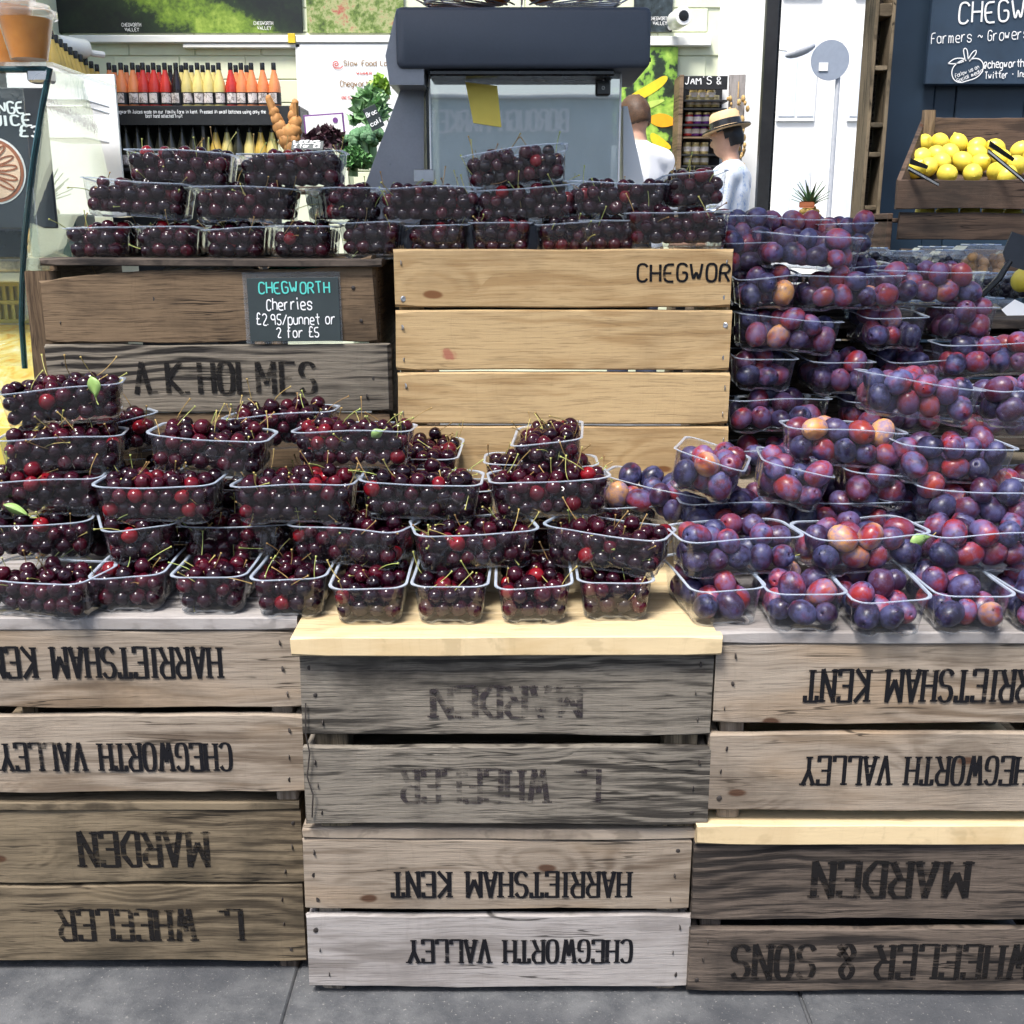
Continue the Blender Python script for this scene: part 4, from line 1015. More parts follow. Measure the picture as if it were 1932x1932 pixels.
# side shelf with a row running into the corner
ss = empty('side_shelf', (x0 + .2, 5.7, 0), label='dark shelf along the side wall under the row of apple juice', cat='shelf')
zs = at(190, 203, 6.3).z
MB().box((-.16, -1.1, zs - .04), (.24, .75, zs - .002), .003).build('shelf_board', M['black_paint'], ss)
MB().box((-.16, -1.1, 0), (-.13, .75, zs - .042), .003).build('back_panel', M['black_paint'], ss)
MB().box((-.16, -1.1, zs - .52), (.24, .75, zs - .49), .003).build('shelf_board', M['black_paint'], ss)
for i, u in enumerate((108, 116, 124, 132, 141, 150, 159, 168, 178, 188)):
    y = 5.0 + i * .145; p = at(u, 190, y)
    bottle((p.x, y, zs - .0015), 'apple', f'amber apple juice bottle, {ORD[i]} from the camera along the side shelf', 'side shelf bottles')
for i, u in enumerate((190, 199)):
    y = 6.1 + i * .2; p = at(u, 300, y); bottle((p.x, y, zs - .489), 'apple', f'{["nearer", "farther"][i]} yellow bottle low on the side shelf', 'side shelf low bottles')

# ------------------------------------------------------------------ jar shelf
yj = 6.18
js = empty('jar_shelf', at(1339, 330, yj), label='narrow wooden shelf of jam and honey jars under a chalk header', cat='shelf'); js.location.z = 0
ux = lambda u, v=250, y=yj: at(u, v, y).x - js.location.x
jz = lambda v: at(1339, v, yj).z
zt2 = jz(141)
MB().box((ux(1279), 0, 0), (ux(1287), .26, zt2), .003).build('side_board', M['wood_shelf'], js)
plank('side_board', zt2, ux(1402) - ux(1372), .016, 'wood_palegrey', js, (ux(1387), .008, zt2/2), (0, R(90), 0))
MB().box((ux(1287) + .001, .24, 0), (ux(1372) - .001, .258, zt2 - .002)).build('back_panel', M['black_paint'], js)
MB().box((ux(1288), .03, jz(168)), (ux(1370), .04, zt2 - .003), .002).build('header', M['black_paint'], js)
put_text("JAM'S &", 13 / pxm(150, yj), 'chalk_white', js, (ux(1290), .026, jz(158)), style='hand', width=68 / pxm(150, yj), wt=.06)
lid = MB().lathe([(.030, .074), (.032, .076), (.032, .090), (.029, .093)], 14)
plain('lid_gold', (.62, .50, .26), .3, .1, 40, metal=.6)
lidm = lid.mesh('lid', M['lid_gold'], True); jl = MB().lathe([(.0355, .02), (.0355, .056)], 16, cap=False).mesh('label', plain('jar_label', (.75, .68, .62), .5, .25, 60), True)
jprof = [(.031, 0), (.035, .005), (.035, .062), (.031, .07), (.03, .074)]
jm = {k: MB().lathe(jprof, 16).mesh('body', juice('jam_' + k, c), True) for k, c in (('honey', (.50, .40, .17)), ('red', (.52, .05, .05)), ('purple', (.14, .03, .22)))}
jcount = [0]
for (v, k, us_) in ((186, 'honey', (1308, 1324, 1341)), (200, 'honey', (1301, 1317, 1333, 1349)), (232, 'mix', (1300, 1316, 1332, 1347)), (255, 'mix', (1297, 1312, 1327, 1343)), (289, 'honey', (1296, 1312, 1328)), (310, 'honey', (1296, 1312, 1328))):
    base = jz(v)
    for i, u in enumerate(us_):
        kk = k if k != 'mix' else ('red', 'purple')[(i + (i > 1)) % 2]
        e = empty('jam_jar', (at(u, v, yj + .1).x, yj + (.1 if v not in (186,) else .1), base + .0015), label=f'{kk if kk != "honey" else "golden"} jar, {ORD[i]} from the shelf edge in the {dict(zip((186, 200, 232, 255, 289, 310), ORD))[v]} tier of jars', cat='jar', group='jars on the narrow shelf')
        e.scale = (.82, .82, .80)
        inst('body', jm[kk], e); inst('lid', lidm, e); inst('label', jl, e)
for v in (203, 257, 233, 311.5, 187, 290):
    full = v in (203, 257, 311.5)
    MB().box((ux(1287) + .002, .03 if full else .03, jz(v) - .012), (ux(1372) - .002, .238, jz(v) - .0005), .001).build('shelf_board', M['black_paint' if v != 257 else 'wood_shelf'], js)
# dried bunch on the side
plain('straw', (.55, .36, .14), .8, .3, 60)
m = MB()
for i in range(60):
    a_ = Vector((random.gauss(0, .035), random.gauss(-.02, .02), random.uniform(-.35, .1))); m.ball(a_, random.uniform(.008, .02), 6, 4, (1, 1, 1.6))
m.tube([(0, 0, .1), (0, .005, .2)], .004, 5)
m.build('dried_bunch', M['straw'], loc=at(1391, 215, yj - .03), smooth=True, label='bunch of dried bulbs hanging on the grey side of the jar shelf', cat='dried flowers')

# ------------------------------------------------------------------ pillar, black door edge, street beyond
pl = at(1398, 200, 6.1)
MB().box((at(1352, 200, 6.48).x, 6.48, 0), (at(1452, 200, 6.48).x, 6.9, 4.6), .01).build('white_pillar', M['white_paint'], label='broad white pillar between the jar shelf and the black door frame', cat='pillar')
yf = 5.2; xf = at(1449, 200, yf).x
df = empty('door_frame', (xf, yf, 0), label='tall black door frame edge beside the bright street', cat='door frame')
MB().box((-.035, 0, 0), (.035, .06, 4.2), .004).build('jamb', M['black_paint'], df)
MB().box((.036, .015, 0), (.05, .05, 4.2), .003).build('seal', M['black_plastic'], df)
plain('stucco', (.88, .87, .84), .8, .03, 6)
fb = empty('street_building', (6.5, 20, 0), label='sun-bleached white building across the street seen through the gap', cat='building')
MB().box((-9, 0, 0), (9, 3, 14)).build('wall', M['stucco'], fb)
plain('pale_glass', (.68, .73, .80), .1, .1, 4)
for i in range(-4, 5):
    for j in range(4):
        wn_ = MB().box((i*1.3 - .35, -.06, 1.0 + j*2.1), (i*1.3 + .35, -.002, 2.3 + j*2.1), .01).build('window', M['white_gloss'], fb)
        for k in (-1, 1): MB().box((i*1.3 + .17*k - .15, -.075, 1.08 + j*2.1), (i*1.3 + .17*k + .15, -.0605, 2.22 + j*2.1), .004).build('pane', M['pale_glass'], wn_)
# round sign on a pole
yr = 9.0; p = at(1566, 114, yr)
rs_ = empty('road_sign', (p.x, yr, 0), label='round grey road sign back on a slim pole in the street', cat='road sign')
plain('sign_grey', (.26, .30, .37), .5, .06)
rr = 36 / pxm(114, yr)
MB().lathe([(rr, 0), (rr, .012)], 36, Matrix.Translation((0, 0, p.z)) @ Matrix.Rotation(R(90), 4, 'X')).build('disc', M['sign_grey'], rs_)
MB().tube([(.09, .03, 0), (.09, .03, p.z + .15)], .022, 10).build('pole', plain('pole_grey', (.48, .50, .54), .5), rs_)
MB().box((-.10, -.022, p.z - .09), (-.02, -.014, p.z - .02)).build('sticker', M['white_paper'], rs_)
q = at(1510, 95, yr); lp = empty('street_lamp', (q.x, yr, 0), label='small grey street lamp head beside the round sign', cat='street lamp')
MB().ball((0, 0, q.z), .11, 12, 8, (1.3, .5, .45), mat=Matrix.Rotation(R(-20), 3, 'Y')).build('head', M['pole_grey'], lp, smooth=True)
MB().tube([(-.08, .03, q.z), (-.3, .03, q.z + .03), (-.42, .03, q.z + .02)], .012, 8).build('arm', M['white_paint'], lp)
# ------------------------------------------------------------------ market front across the lane, behind the camera (mirrored in the juicer's cover)
YM = .785
def mir(u, v, Y):
    a = (u - 966) / FPX; t_ = (966 - v) / FPX; h = _c + t_ * _s; k = (YM + CAMD + YM - Y) / h
    return Vector((a * k, Y, CAMH + (-_s + t_ * _c) * k))
plain('market_green', (.50, .58, .57), .55, .1, 3)
YB = -10; p0, p1 = mir(1070, 248, YB), mir(905, 208, YB)
mf = empty('market_hall', (0, YB, 0), label='grey green market hall front lettered BOROUGH MARKET, mirrored in the juicer cover', cat='building')
ztm = mir(966, 186, YB).z
MB().box((-7, -.6, 0), (7, 0, ztm)).build('wall', M['market_green'], mf)
MB().box((-7.1, -.61, ztm + .002), (7.1, .06, ztm + .05), .01).build('coping', M['white_paint'], mf)
hb = p1.z - p0.z
o = put_text('BOROUGH MARKET', hb, 'print_white', mf, (p0.x, .02, p0.z), style='stencil', width=(p0.x - p1.x) * 14 / 8.9, serif=False, wt=.11)
o.rotation_euler = (0, 0, R(180))

# ------------------------------------------------------------------ juice machine
yh = .70
jmach = empty('juice_machine', (at(980, 200, yh).x, yh, .77), label='grey citrus juicing machine with a clear front cover behind the cherries', cat='juicer')
o_ = jmach.location
def L3(u, v, y): return at(u, v, y) - o_
# head: rounded box flaring to the lower left
def rbox(mb, lo, hi, r, n=4, axis='y'):
    x0_, z0_ = lo[0], lo[2]; x1_, z1_ = hi[0], hi[2]; pts = []
    for cx_, cz_, a0 in ((x1_ - r, z1_ - r, 0), (x0_ + r, z1_ - r, 90), (x0_ + r, z0_ + r, 180), (x1_ - r, z0_ + r, 270)):
        for k in range(n + 1):
            a = R(a0 + 90 * k / n); pts.append((cx_ + r * math.cos(a), cz_ + r * math.sin(a)))
    N_ = len(pts); vs = []; fs = []; e = .008
    for (y, ins) in ((lo[1], e), (lo[1] + e * .35, e * .3), (lo[1] + e, 0), (hi[1], 0)):
        cx_, cz_ = (x0_ + x1_) / 2, (z0_ + z1_) / 2
        for x, z_ in pts: vs.append((x - math.copysign(min(ins, abs(x - cx_)), x - cx_), y, z_ - math.copysign(min(ins, abs(z_ - cz_)), z_ - cz_)))
    for i in range(3):
        for j in range(N_): fs.append((i*N_+j, i*N_+(j+1)%N_, (i+1)*N_+(j+1)%N_, (i+1)*N_+j))
    fs.append(tuple(range(N_-1, -1, -1))); fs.append(tuple(range(3*N_, 4*N_)))
    return mb.add(vs, fs)
a, b = L3(748, 128, yh), L3(1230, 12, yh)
rbox(MB(), (a.x, 0, a.z), (b.x, .30, b.z), .012).build('head', M['machine_grey'], jmach, smooth=True)
a2 = L3(740, 30, yh + .02); b2 = L3(727, 110, yh + .02); c2 = L3(736, 168, yh + .02); d2 = L3(752, 168, yh + .02)
MB().prism([L3(748, 16, yh + .012), L3(727, 105, yh + .012), L3(735, 160, yh + .012), L3(800, 160, yh + .012), L3(800, 16, yh + .012)], (0, .27, 0)).build('side_cowl', M['machine_light'], jmach)
MB().box((L3(805, 0, yh).x, .014, L3(0, 141, yh).z), (L3(1165, 0, yh).x, .25, a.z - .001), .003).build('under_trim', M['black_plastic'], jmach)
MB().box((L3(1150, 0, yh).x, .004, L3(0, 116, yh).z - .0), (L3(1232, 0, yh).x, .0065, L3(0, 108, yh).z)).build('recess', M['black_plastic'], jmach)
# body: sloping left cheek, dark slot, interior and right cheek
yc = .80
MB().prism([L3(757, 165, yc), L3(800, 165, yc), L3(800, 420, yc), L3(664, 420, yc), L3(690, 345, yc)], (0, .22, 0)).build('body_cheek', M['machine_light'], jmach)
MB().box((L3(801, 0, yc).x, .085, L3(0, 420, yc).z), (L3(806, 0, yc).x, .12, L3(0, 165, yc).z)).build('hinge_post', M['black_plastic'], jmach)
MB().box((L3(807, 0, yc).x, .09, L3(0, 420, yc).z), (L3(811, 0, yc).x, .12, L3(0, 165, yc).z)).build('rail', M['steel'], jmach)
MB().box((L3(812, 0, yc).x, .30, L3(0, 420, yc).z), (L3(1176, 0, yc).x, .32, L3(0, 136, yc).z)).build('interior_back', M['white_gloss'], jmach)
MB().prism([L3(1176, 200, yc + .05), L3(1184, 200, yc + .05), L3(1232, 420, yc + .05), L3(1176, 420, yc + .05)], (0, .16, 0)).build('body_cheek', M['white_gloss'], jmach)
t = NT('smoked_cover'); gl = t.n('BsdfGlossy'); gl.inputs['Roughness'].default_value = .02; gl.inputs[0].default_value = (.95, .97, .97, 1)
tr = t.n('BsdfTransparent'); tr.inputs[0].default_value = (.75, .80, .80, 1); mx = t.n('MixShader'); mx.inputs[0].default_value = .6
t.l(t.bump(t.noise(t.coords(), 5, 1), .05, .002), gl.inputs['Normal'])
t.l(tr.outputs[0], mx.inputs[1]); t.l(gl.outputs[0], mx.inputs[2])
mk = t.n('MixShader'); mk.inputs[0].default_value = .28; t.l(mx.outputs[0], mk.inputs[1]); t.l(t.bsdf((.62, .68, .68), .5), mk.inputs[2]); M['smoked_cover'] = t.done(mk.outputs[0])
a, b = L3(815, 420, YM), L3(1170, 134, YM)
MB().box((a.x, YM - yh, a.z), (b.x, YM - yh + .004, b.z)).build('front_cover', M['smoked_cover'], jmach)
for x in (a.x - .002, b.x): MB().box((x, YM - yh - .003, a.z), (x + .0035, YM - yh + .006, b.z), .0008).build('cover_edge', M['white_gloss'], jmach)
p = L3(1138, 160, YM - .008)
sw = MB().box((-.0145, -.004, -.020), (.0145, .0075, .020), .003).build('rocker_switch', M['black_plastic'], jmach, p)
MB().box((-.0008, -.0046, .007), (.0008, -.0042, .013)).build('symbol', M['print_white'], sw)
MB().lathe([(.0032, 0), (.0032, .0004), (.0022, .0004), (.0022, 0)], 14, Matrix.Translation((0, -.0043, -.006)) @ Matrix.Rotation(R(90), 4, 'X'), cap=False).build('symbol', M['print_white'], sw)
MB().prism([L3(878, 155, YM - .002), L3(938, 162, YM - .002), L3(946, 240, YM - .002), L3(893, 232, YM - .002)], (0, .001, 0)).build('yellow_note', plain('note_yellow', (.80, .62, .10), .6, .05), None, loc=o_, label='yellow paper note stuck on the clear cover of the juicer', cat='note')
# drip shelf plate and base
a, b = L3(690, 470, yc), L3(1230, 421, yc)
MB().box((a.x, .09, a.z - .14), (b.x, .33, b.z), .006).build('base', M['machine_grey'], jmach)
MB().box((L3(778, 0, yc).x, .05, L3(0, 345, yc).z), (L3(816, 0, yc).x, .055, L3(0, 322, yc).z), .001).build('steel_plate', M['steel'], jmach)
# wire basket with oranges on the head
bz = L3(0, 10, yh + .1).z; bx = L3(985, 0, yh + .1).x
bk = MB()
for rr_, zz in ((.17, .012), (.235, .05), (.26, .10)):
    bk.tube([(bx + rr_ * 1.15 * math.cos(R(q * 12)), .15 + rr_ * .5 * math.sin(R(q * 12)), bz + zz) for q in range(31)], .0028, 6, False)
for q in range(24):
    ca, sa = math.cos(R(q * 15)), math.sin(R(q * 15))
    bk.tube([(bx + r_ * 1.15 * ca, .15 + r_ * .5 * sa, bz + z_) for r_, z_ in ((.05, .006), (.17, .012), (.235, .05), (.26, .10))], .0018, 5)
bk.build('wire_basket', M['steel'], jmach)
picture('orange_skin', [(.3, (.62, .19, .03)), (.7, (.78, .30, .05))], 30, 1)
om = MB().ball((0, 0, 0), .038, 18, 12, (1, 1, .95)).mesh('orange', M['orange_skin'], True)
k = 0
for (x, y, z_) in [(-.17, .10, .06), (-.09, .08, .055), (-.01, .07, .055), (.07, .08, .055), (.15, .10, .06), (-.13, .17, .06), (-.05, .17, .05), (.04, .17, .05), (.12, .18, .06), (-.09, .1, .12), (0, .1, .12), (.08, .11, .12), (.22, .14, .08), (-.24, .13, .08)]:
    inst('orange', om, None, (o_.x + bx + x, o_.y + y + .01, o_.z + bz + z_), (random.random() * 3,) * 3, label='orange lying in the wire basket on top of the juicer', cat='orange', group='oranges in the juicer basket'); k += 1
# ------------------------------------------------------------------ juice counter at the left edge
yg = .55
jc = empty('glass_counter', (-1.3, .6, 0), label='glass juice display counter at the left edge', cat='display counter')
def J(u, v, y): return at(u, v, y) - Vector((-1.3, .6, 0))
edge = [J(u, v, yg) for u, v in ((94, 128), (80, 200), (66, 285), (54, 375), (46, 450), (42, 530), (41, 610), (47, 695))]
MB().tube(edge, .0055, 8).build('glass_edge', M['glass_edge'], jc, smooth=True)
A0, B0, C0 = at(94, 130, yg), at(214, 420, 1.2), at(42, 560, yg); PN = (B0 - A0).cross(C0 - A0)
def on_glass(u, v):
    o = Vector((0, -CAMD, CAMH)); d = at(u, v, 1.0) - o
    return o + d * ((A0 - o).dot(PN) / d.dot(PN)) - Vector((-1.3, .6, 0))
pan = [on_glass(u, v) for u, v in ((94, 130), (156, 150), (184, 240), (206, 336), (214, 420), (214, 500), (120, 560), (42, 610))]
MB().prism(pan, PN.normalized() * .005).build('end_glass', M['case_glass'], jc)
MB().tube([J(-60, 131, yg), J(88, 131, yg)], .006, 8).build('top_rail', M['glass_edge'], jc)
MB().box((J(-200, 0, .56).x, -.03, at(0, 128, .6).z - .002), (J(84, 0, .56).x, .30, at(0, 128, .6).z + .006), .002).build('glass_top', M['case_glass'], jc)
MB().box((J(72, 140, yg).x - .02, -.055, at(70, 142, yg).z - .012), (J(94, 140, yg).x, -.02, at(70, 142, yg).z + .012), .004).build('glass_clamp', M['steel'], jc)
a_, b_ = J(-200, 690, yg), J(40, 140, yg)
MB().box((a_.x, -.052, a_.z), (b_.x, -.047, b_.z)).build('front_glass', M['case_glass'], jc)
# white inner shelving seen through the end glass
yi = 1.45
for (u0, u1, v0, v1, mt) in ((40, 215, 140, 410, 'white_gloss'),):
    a, b = J(u0, v1, yi), J(u1, v0, yi)
    MB().box((a.x, yi - .6, a.z), (b.x, yi - .59, b.z)).build('inner_panel', M[mt], jc)
for v in (192, 205, 262):
    a, b = J(100, v + 4, 1.3), J(180, v, 1.3); MB().box((a.x, .62, a.z), (b.x, .8, b.z), .002).build('inner_shelf', M['white_gloss' if v != 192 else 'pale_glass'], jc)
# stone slab, rail and plinth
a, b = J(-220, 512, .70), J(108, 489, .70)
plain('granite', (.50, .42, .26), .35, .5, 140)
MB().box((a.x, .08, a.z), (b.x, .75, b.z), .004).build('stone_top', M['granite'], jc)
a2 = J(-220, 532, .70); MB().box((a2.x, .085, a2.z), (b.x - .004, .6, a.z - .001), .003).build('front_rail', M['cream'], jc)
MB().box((a2.x, .45, 0), (b.x - .01, .6, a2.z - .002)).build('plinth', M['cream'], jc)
# black panel and chalk sign behind the front glass
ys = .64
a, b = at(-90, 488, ys), at(44, 432, ys)
wall_box('black_panel', -120, 45, 431, 489, .66, .01, 'black_plastic', 'black panel standing on the stone counter under the juice sign', 'panel')
a, b = at(-120, 431, ys), at(82, 165, ys); w_, h_ = b.x - a.x, b.z - a.z
cs_ = empty('juice_sign', ((a.x + b.x)/2, ys, a.z), label='chalk sign for orange juice with painted slices at the left edge', cat='sign')
MB().box((-w_/2, 0, 0), (w_/2, .008, h_), .002).build('board', M['slate'], cs_)
S = pxm(230, ys)
for tx, u, v, hp, wp in (('ORANGE', -53, 214, 20, 98), ('JUICE', -35, 237, 19, 95), ('£3', 38, 258, 20, 38)):
    p = at(u, v, ys - .001); put_text(tx, hp / S, 'chalk_white', cs_, (p.x - cs_.location.x, -.0015, p.z - a.z), width=wp / S, style='hand', wt=.08)
p = at(-12, 322, ys); R0 = 62 / S
dsk = lambda r, y, mt, nm: MB().lathe([(r, 0), (r, .0008)], 40, Matrix.Translation((p.x - cs_.location.x, y, p.z - a.z)) @ Matrix.Rotation(R(90), 4, 'X')).build(nm, M[mt], cs_)
plain('paint_white', (.82, .80, .78), .6, .05); plain('paint_brown', (.32, .10, .04), .6, .2); plain('paint_peach', (.80, .55, .38), .6, .2, 20)
dsk(R0, -.0005, 'paint_white', 'painted_plate'); dsk(R0 * .94, -.0016, 'paint_brown', 'painted_ring'); dsk(R0 * .84, -.0027, 'paint_peach', 'painted_slice')
for i, q in enumerate((20, 5, -12, -28, 40, 60)):
    mb = MB(); r_ = R0 * (.35 + .08 * (i % 3)); pts = [Vector((R0 * .42 * math.cos(R(q * 1.6)) + R0 * .34 * math.cos(R(s_)) * math.cos(R(q)) - R0 * .08 * math.sin(R(s_)) * math.sin(R(q)), R0 * .55 * math.sin(R(q * 1.6)) + R0 * .34 * math.cos(R(s_)) * math.sin(R(q)) + R0 * .08 * math.sin(R(s_)) * math.cos(R(q)))) for s_ in range(0, 361, 24)]
    ribbon(mb, pts, lambda t: .0016, 0); mb.build('painted_swirl', M['paint_brown'], cs_, (p.x - cs_.location.x, -.0042 - .0001 * i, p.z - a.z))
# cups of juice
picture('carrot_juice', [(.3, (.62, .20, .02)), (.7, (.78, .32, .05))], 12, 4)
def cup(u, vb, y, h, r0, r1, lab):
    p = at(u, vb, y); e = empty('juice_cup', (p.x, y, at(0, 128, .6).z + .0065), label=lab, cat='cup'); 
    MB().lathe([(r0, 0), (r0 + .001, .004), (r1, h), (r1 + .004, h + .001), (r1 + .004, h - .004)], 28, cap=False).build('wall', M['cup_plastic'], e, smooth=True)
    MB().lathe([(r0 - .0015, .002), (r0 + (r1 - r0) * .80 - .0012, h * .82), (r0 + (r1 - r0) * .86 - .0012, h * .86), (.005, h * .865)], 28).build('juice', M['carrot_juice'], e, smooth=True)
    MB().lathe([(r1 + .0015, h - .010), (r1 + .006, h - .009), (r1 + .006, h + .002), (r1 - .003, h + .003), (r1 - .006, h + .012), (.006, h + .013)], 28, cap=False).build('lid', M['cup_plastic'], e, smooth=True)
    return e
cup(57, 125, .56, .079, .031, .048, 'clear cup of orange brown juice with a lid on the glass counter')
c2 = cup(20, 125, .72, .135, .036, .052, 'taller cup of juice behind the first one on the counter')
# yellow crate and tray under the counter
plain('crate_yellow', (.55, .46, .08), .45, .15, 20)
yc_ = .80
a, b = at(-200, 610, yc_), at(100, 534, yc_)
yk = empty('yellow_crate', ((a.x + b.x)/2, yc_, a.z), label='yellow slotted plastic crate under the stone counter', cat='crate'); w_ = b.x - a.x; h_ = b.z - a.z
for z_ in (0, h_ * .47, h_ * .92): MB().box((-w_/2, 0, z_), (w_/2, .012, z_ + h_ * .1), .001).build('rail', M['crate_yellow'], yk)
x = -w_/2
while x < w_/2: MB().box((x, .002, h_ * .1), (x + .007, .011, h_ * .92)).build('bar', M['crate_yellow'], yk); x += .0155
MB().box((-w_/2, .10, 0), (w_/2, .11, h_)).build('back', M['crate_yellow'], yk)
t = NT('mango_pulp'); co = t.coords(); n = t.noise(t.scl(co, (1, 1, 2.2)), 16, 4, .55, 2.2)
M['mango_pulp'] = t.done(t.bsdf(t.ramp(n, [(.3, (.55, .25, .04)), (.45, (.60, .45, .12)), (.6, (.62, .52, .22)), (.75, (.7, .62, .42))]), .12, t.bump(n, .4, .01)))
tb = empty('fruit_tray', (-1.25, .50, .70), label='shallow tray of glossy yellow fruit pulp below the slotted crate', cat='tray')
zz0, zz1 = at(0, 800, .52).z, at(0, 612, .78).z
MB().prism([(-.35, 0, zz0 - .70), (-.35, .27, zz1 - .70), (-.35, .27, zz0 - .72), (-.35, 0, zz0 - .72)], (.70, 0, 0)).build('pulp', M['mango_pulp'], tb)
MB().box((-.36, -.012, zz0 - .80), (.37, -.002, zz0 - .70), .002).build('tray_front', M['crate_yellow'], tb)
MB().box((-.36, 0, -.699), (.37, .28, zz0 - .73)).build('support', M['cream'], tb)
# pineapples
plain('pineapple_skin', (.30, .20, .05), .6, .3, 40); plain('pine_leaf', (.07, .13, .06), .5, .3, 30)
def pineapple(loc, s, label):
    e = empty('pineapple', loc, (0, 0, random.random() * 6), label=label, cat='pineapple'); e.scale = (s,) * 3
    m = MB(); m.ball((0, 0, .10), .055, 16, 12, (1, 1, 1.8))
    for i in range(9):
        for j in range(11):
            t_ = .35 + i * .3; a = 2 * math.pi * (j + .5 * (i % 2)) / 11
            m.ball((.055 * math.sin(t_) * math.cos(a), .055 * math.sin(t_) * math.sin(a), .10 + .099 * math.cos(t_)), .012, 6, 4)
    m.build('fruit', M['pineapple_skin'], e, smooth=True)
    for i in range(26):
        a = i * 2.4; tilt = .15 + .8 * (i / 26); L = .13 - .06 * (i / 26)
        d = Vector((math.sin(tilt) * math.cos(a), math.sin(tilt) * math.sin(a), math.cos(tilt))); sd_ = Vector((-math.sin(a), math.cos(a), 0)); b_ = Vector((0, 0, .195))
        pts = []
        for s_, w0 in ((0, .009), (.5, .008), (1, .0008)):
            c_ = b_ + d * (L * s_) + Vector((math.cos(a), math.sin(a), -.4)) * (.03 * s_ * s_); pts += [c_ + sd_ * w0, c_ + d.cross(sd_) * .003, c_ - sd_ * w0]
        m = MB().add(pts, [(0, 3, 4, 1), (1, 4, 5, 2), (3, 6, 7, 4), (4, 7, 8, 5), (0, 2, 5, 3), (3, 5, 8, 6)]); m.build('crown_leaf', M['pine_leaf'], e)
plain('planter_green', (.025, .06, .055), .5, .2, 20)
wall_box('green_planter', 60, 140, 404, 488, .85, .12, 'planter_green', 'dark green box behind the end glass of the counter', 'box')
p = at(84, 404, .92); pineapple((p.x, .92, p.z - .125), .72, 'pineapple with grey green crown behind the counter glass')
p = at(1527, 395, 3.0); pineapple((p.x, 3.0, p.z - .17), .9, 'small pineapple in front of the bright street gap')
wall_box('price_tag', 1508, 1537, 380, 392, 2.9, .003, 'paint_brown', 'small red brown tag by the pineapple in front of the street gap', 'tag')
st = empty('fruit_stand', (at(1540, 430, 3.0).x, 3.0, 0), label='low dark stand holding the pineapple behind the plums', cat='stand')
MB().box((-.5, -.2, at(0, 395, 3).z - .2), (.3, .3, at(0, 395, 3).z - .172), .004).build('top', M['wood_shelf'], st)
for x in (-.47, .24): MB().box((x, -.17, 0), (x + .05, .25, at(0, 395, 3).z - .202), .004).build('leg', M['wood_shelf'], st)

# ------------------------------------------------------------------ vegetables beyond the upper cherries
yv = 3.0
vt = empty('vegetable_stand', (at(640, 330, yv).x, yv + .15, 0), label='dark wooden stand of vegetables behind the upper cherry punnets', cat='stand')
ztop = at(640, 352, yv).z
for k in range(5): plank('top_slat', .75, .075, .02, 'wood_shelf', vt, (0, -.18 + .08 * k, ztop - .012), (R(90), 0, 0), seg=4)
for x in (-.34, .34):
    for y in (-.17, .15): plank('leg', ztop - .025, .04, .04, 'wood_shelf', vt, (x, y, (ztop - .025) / 2), (0, R(90), 0), seg=3)
plain('lettuce_dark', (.035, .012, .018), .4, .5, 30); plain('kale', (.07, .18, .05), .5, .5, 30); plain('broccoli', (.10, .22, .10), .7, .5, 90); plain('leaf_bright', (.35, .55, .08), .4, .3, 30)
plain('root_brown', (.42, .20, .06), .7, .35, 40); plain('cabbage', (.22, .38, .18), .5, .3, 20)
def ruffle(name, u, v, y, rx, rz, mat, n, label, cat, sz=.05):
    m = MB(); p = at(u, v, y)
    for i in range(n):
        a = random.uniform(0, 6.3); t_ = random.uniform(0, 1.45)
        c_ = Vector((rx * math.sin(t_) * math.cos(a), rx * .8 * math.sin(t_) * math.sin(a), rz * math.cos(t_)))
        nx = Vector((random.gauss(0, 1), random.gauss(0, 1), random.gauss(.4, 1))).normalized(); s1 = nx.orthogonal().normalized(); s2 = nx.cross(s1); L = sz * random.uniform(.6, 1.2)
        vs = []
        for k in range(9):
            an = 2 * math.pi * k / 8 if k < 8 else 0; rr_ = L * (.8 + .3 * math.sin(k * 2.6 + i)) if k < 8 else 0
            vs.append(c_ + s1 * (rr_ * math.cos(an)) + s2 * (rr_ * math.sin(an)) + nx * (L * .28 * math.sin(k * 2.9 + i)))
        m.add(vs, [(k, (k + 1) % 8, 8) for k in range(8)])
    return m.build(name, M[mat], None, p, smooth=False, label=label, cat=cat)
ruffle('red_lettuce', 618, 292, yv, .095, .085, 'lettuce_dark', 190, 'dark purple frilly lettuce behind the top row of punnets', 'lettuce', .03)
ruffle('parsley_bunch', 668, 318, yv - .05, .06, .07, 'kale', 220, 'dark green curly bunch between the cherries and the juicer', 'herb bunch', .02)
ruffle('kale_bunch', 700, 232, yv + .1, .06, .10, 'cabbage', 120, 'pale green leafy bunch beside the slanted side of the juicer', 'greens', .05)
ruffle('celery_tops', 716, 185, yv + .12, .03, .06, 'leaf_bright', 40, 'bright yellow green leaves beside the head of the juicer', 'greens', .035)
for i, (u, v) in enumerate(((683, 268), (664, 282), (700, 262))):
    p = at(u, v, yv + .02 * i); e = empty('broccoli', p, label=f'{["middle", "lowest", "highest"][i]} green broccoli head between the lettuce and the juicer', cat='broccoli')
    m = MB()
    for k in range(60):
        a = random.uniform(0, 6.3); t_ = random.uniform(0, 1.7); m.ball((.05 * math.sin(t_) * math.cos(a), .05 * math.sin(t_) * math.sin(a), .04 * math.cos(t_)), random.uniform(.011, .018), 7, 5, jit=.12)
    m.build('florets', M['broccoli'], e); MB().tube([(0, 0, .01), (.005, 0, -.05), (0, .005, -.10)], [.022, .018, .02], 8).build('stalk', M['cabbage'], e)
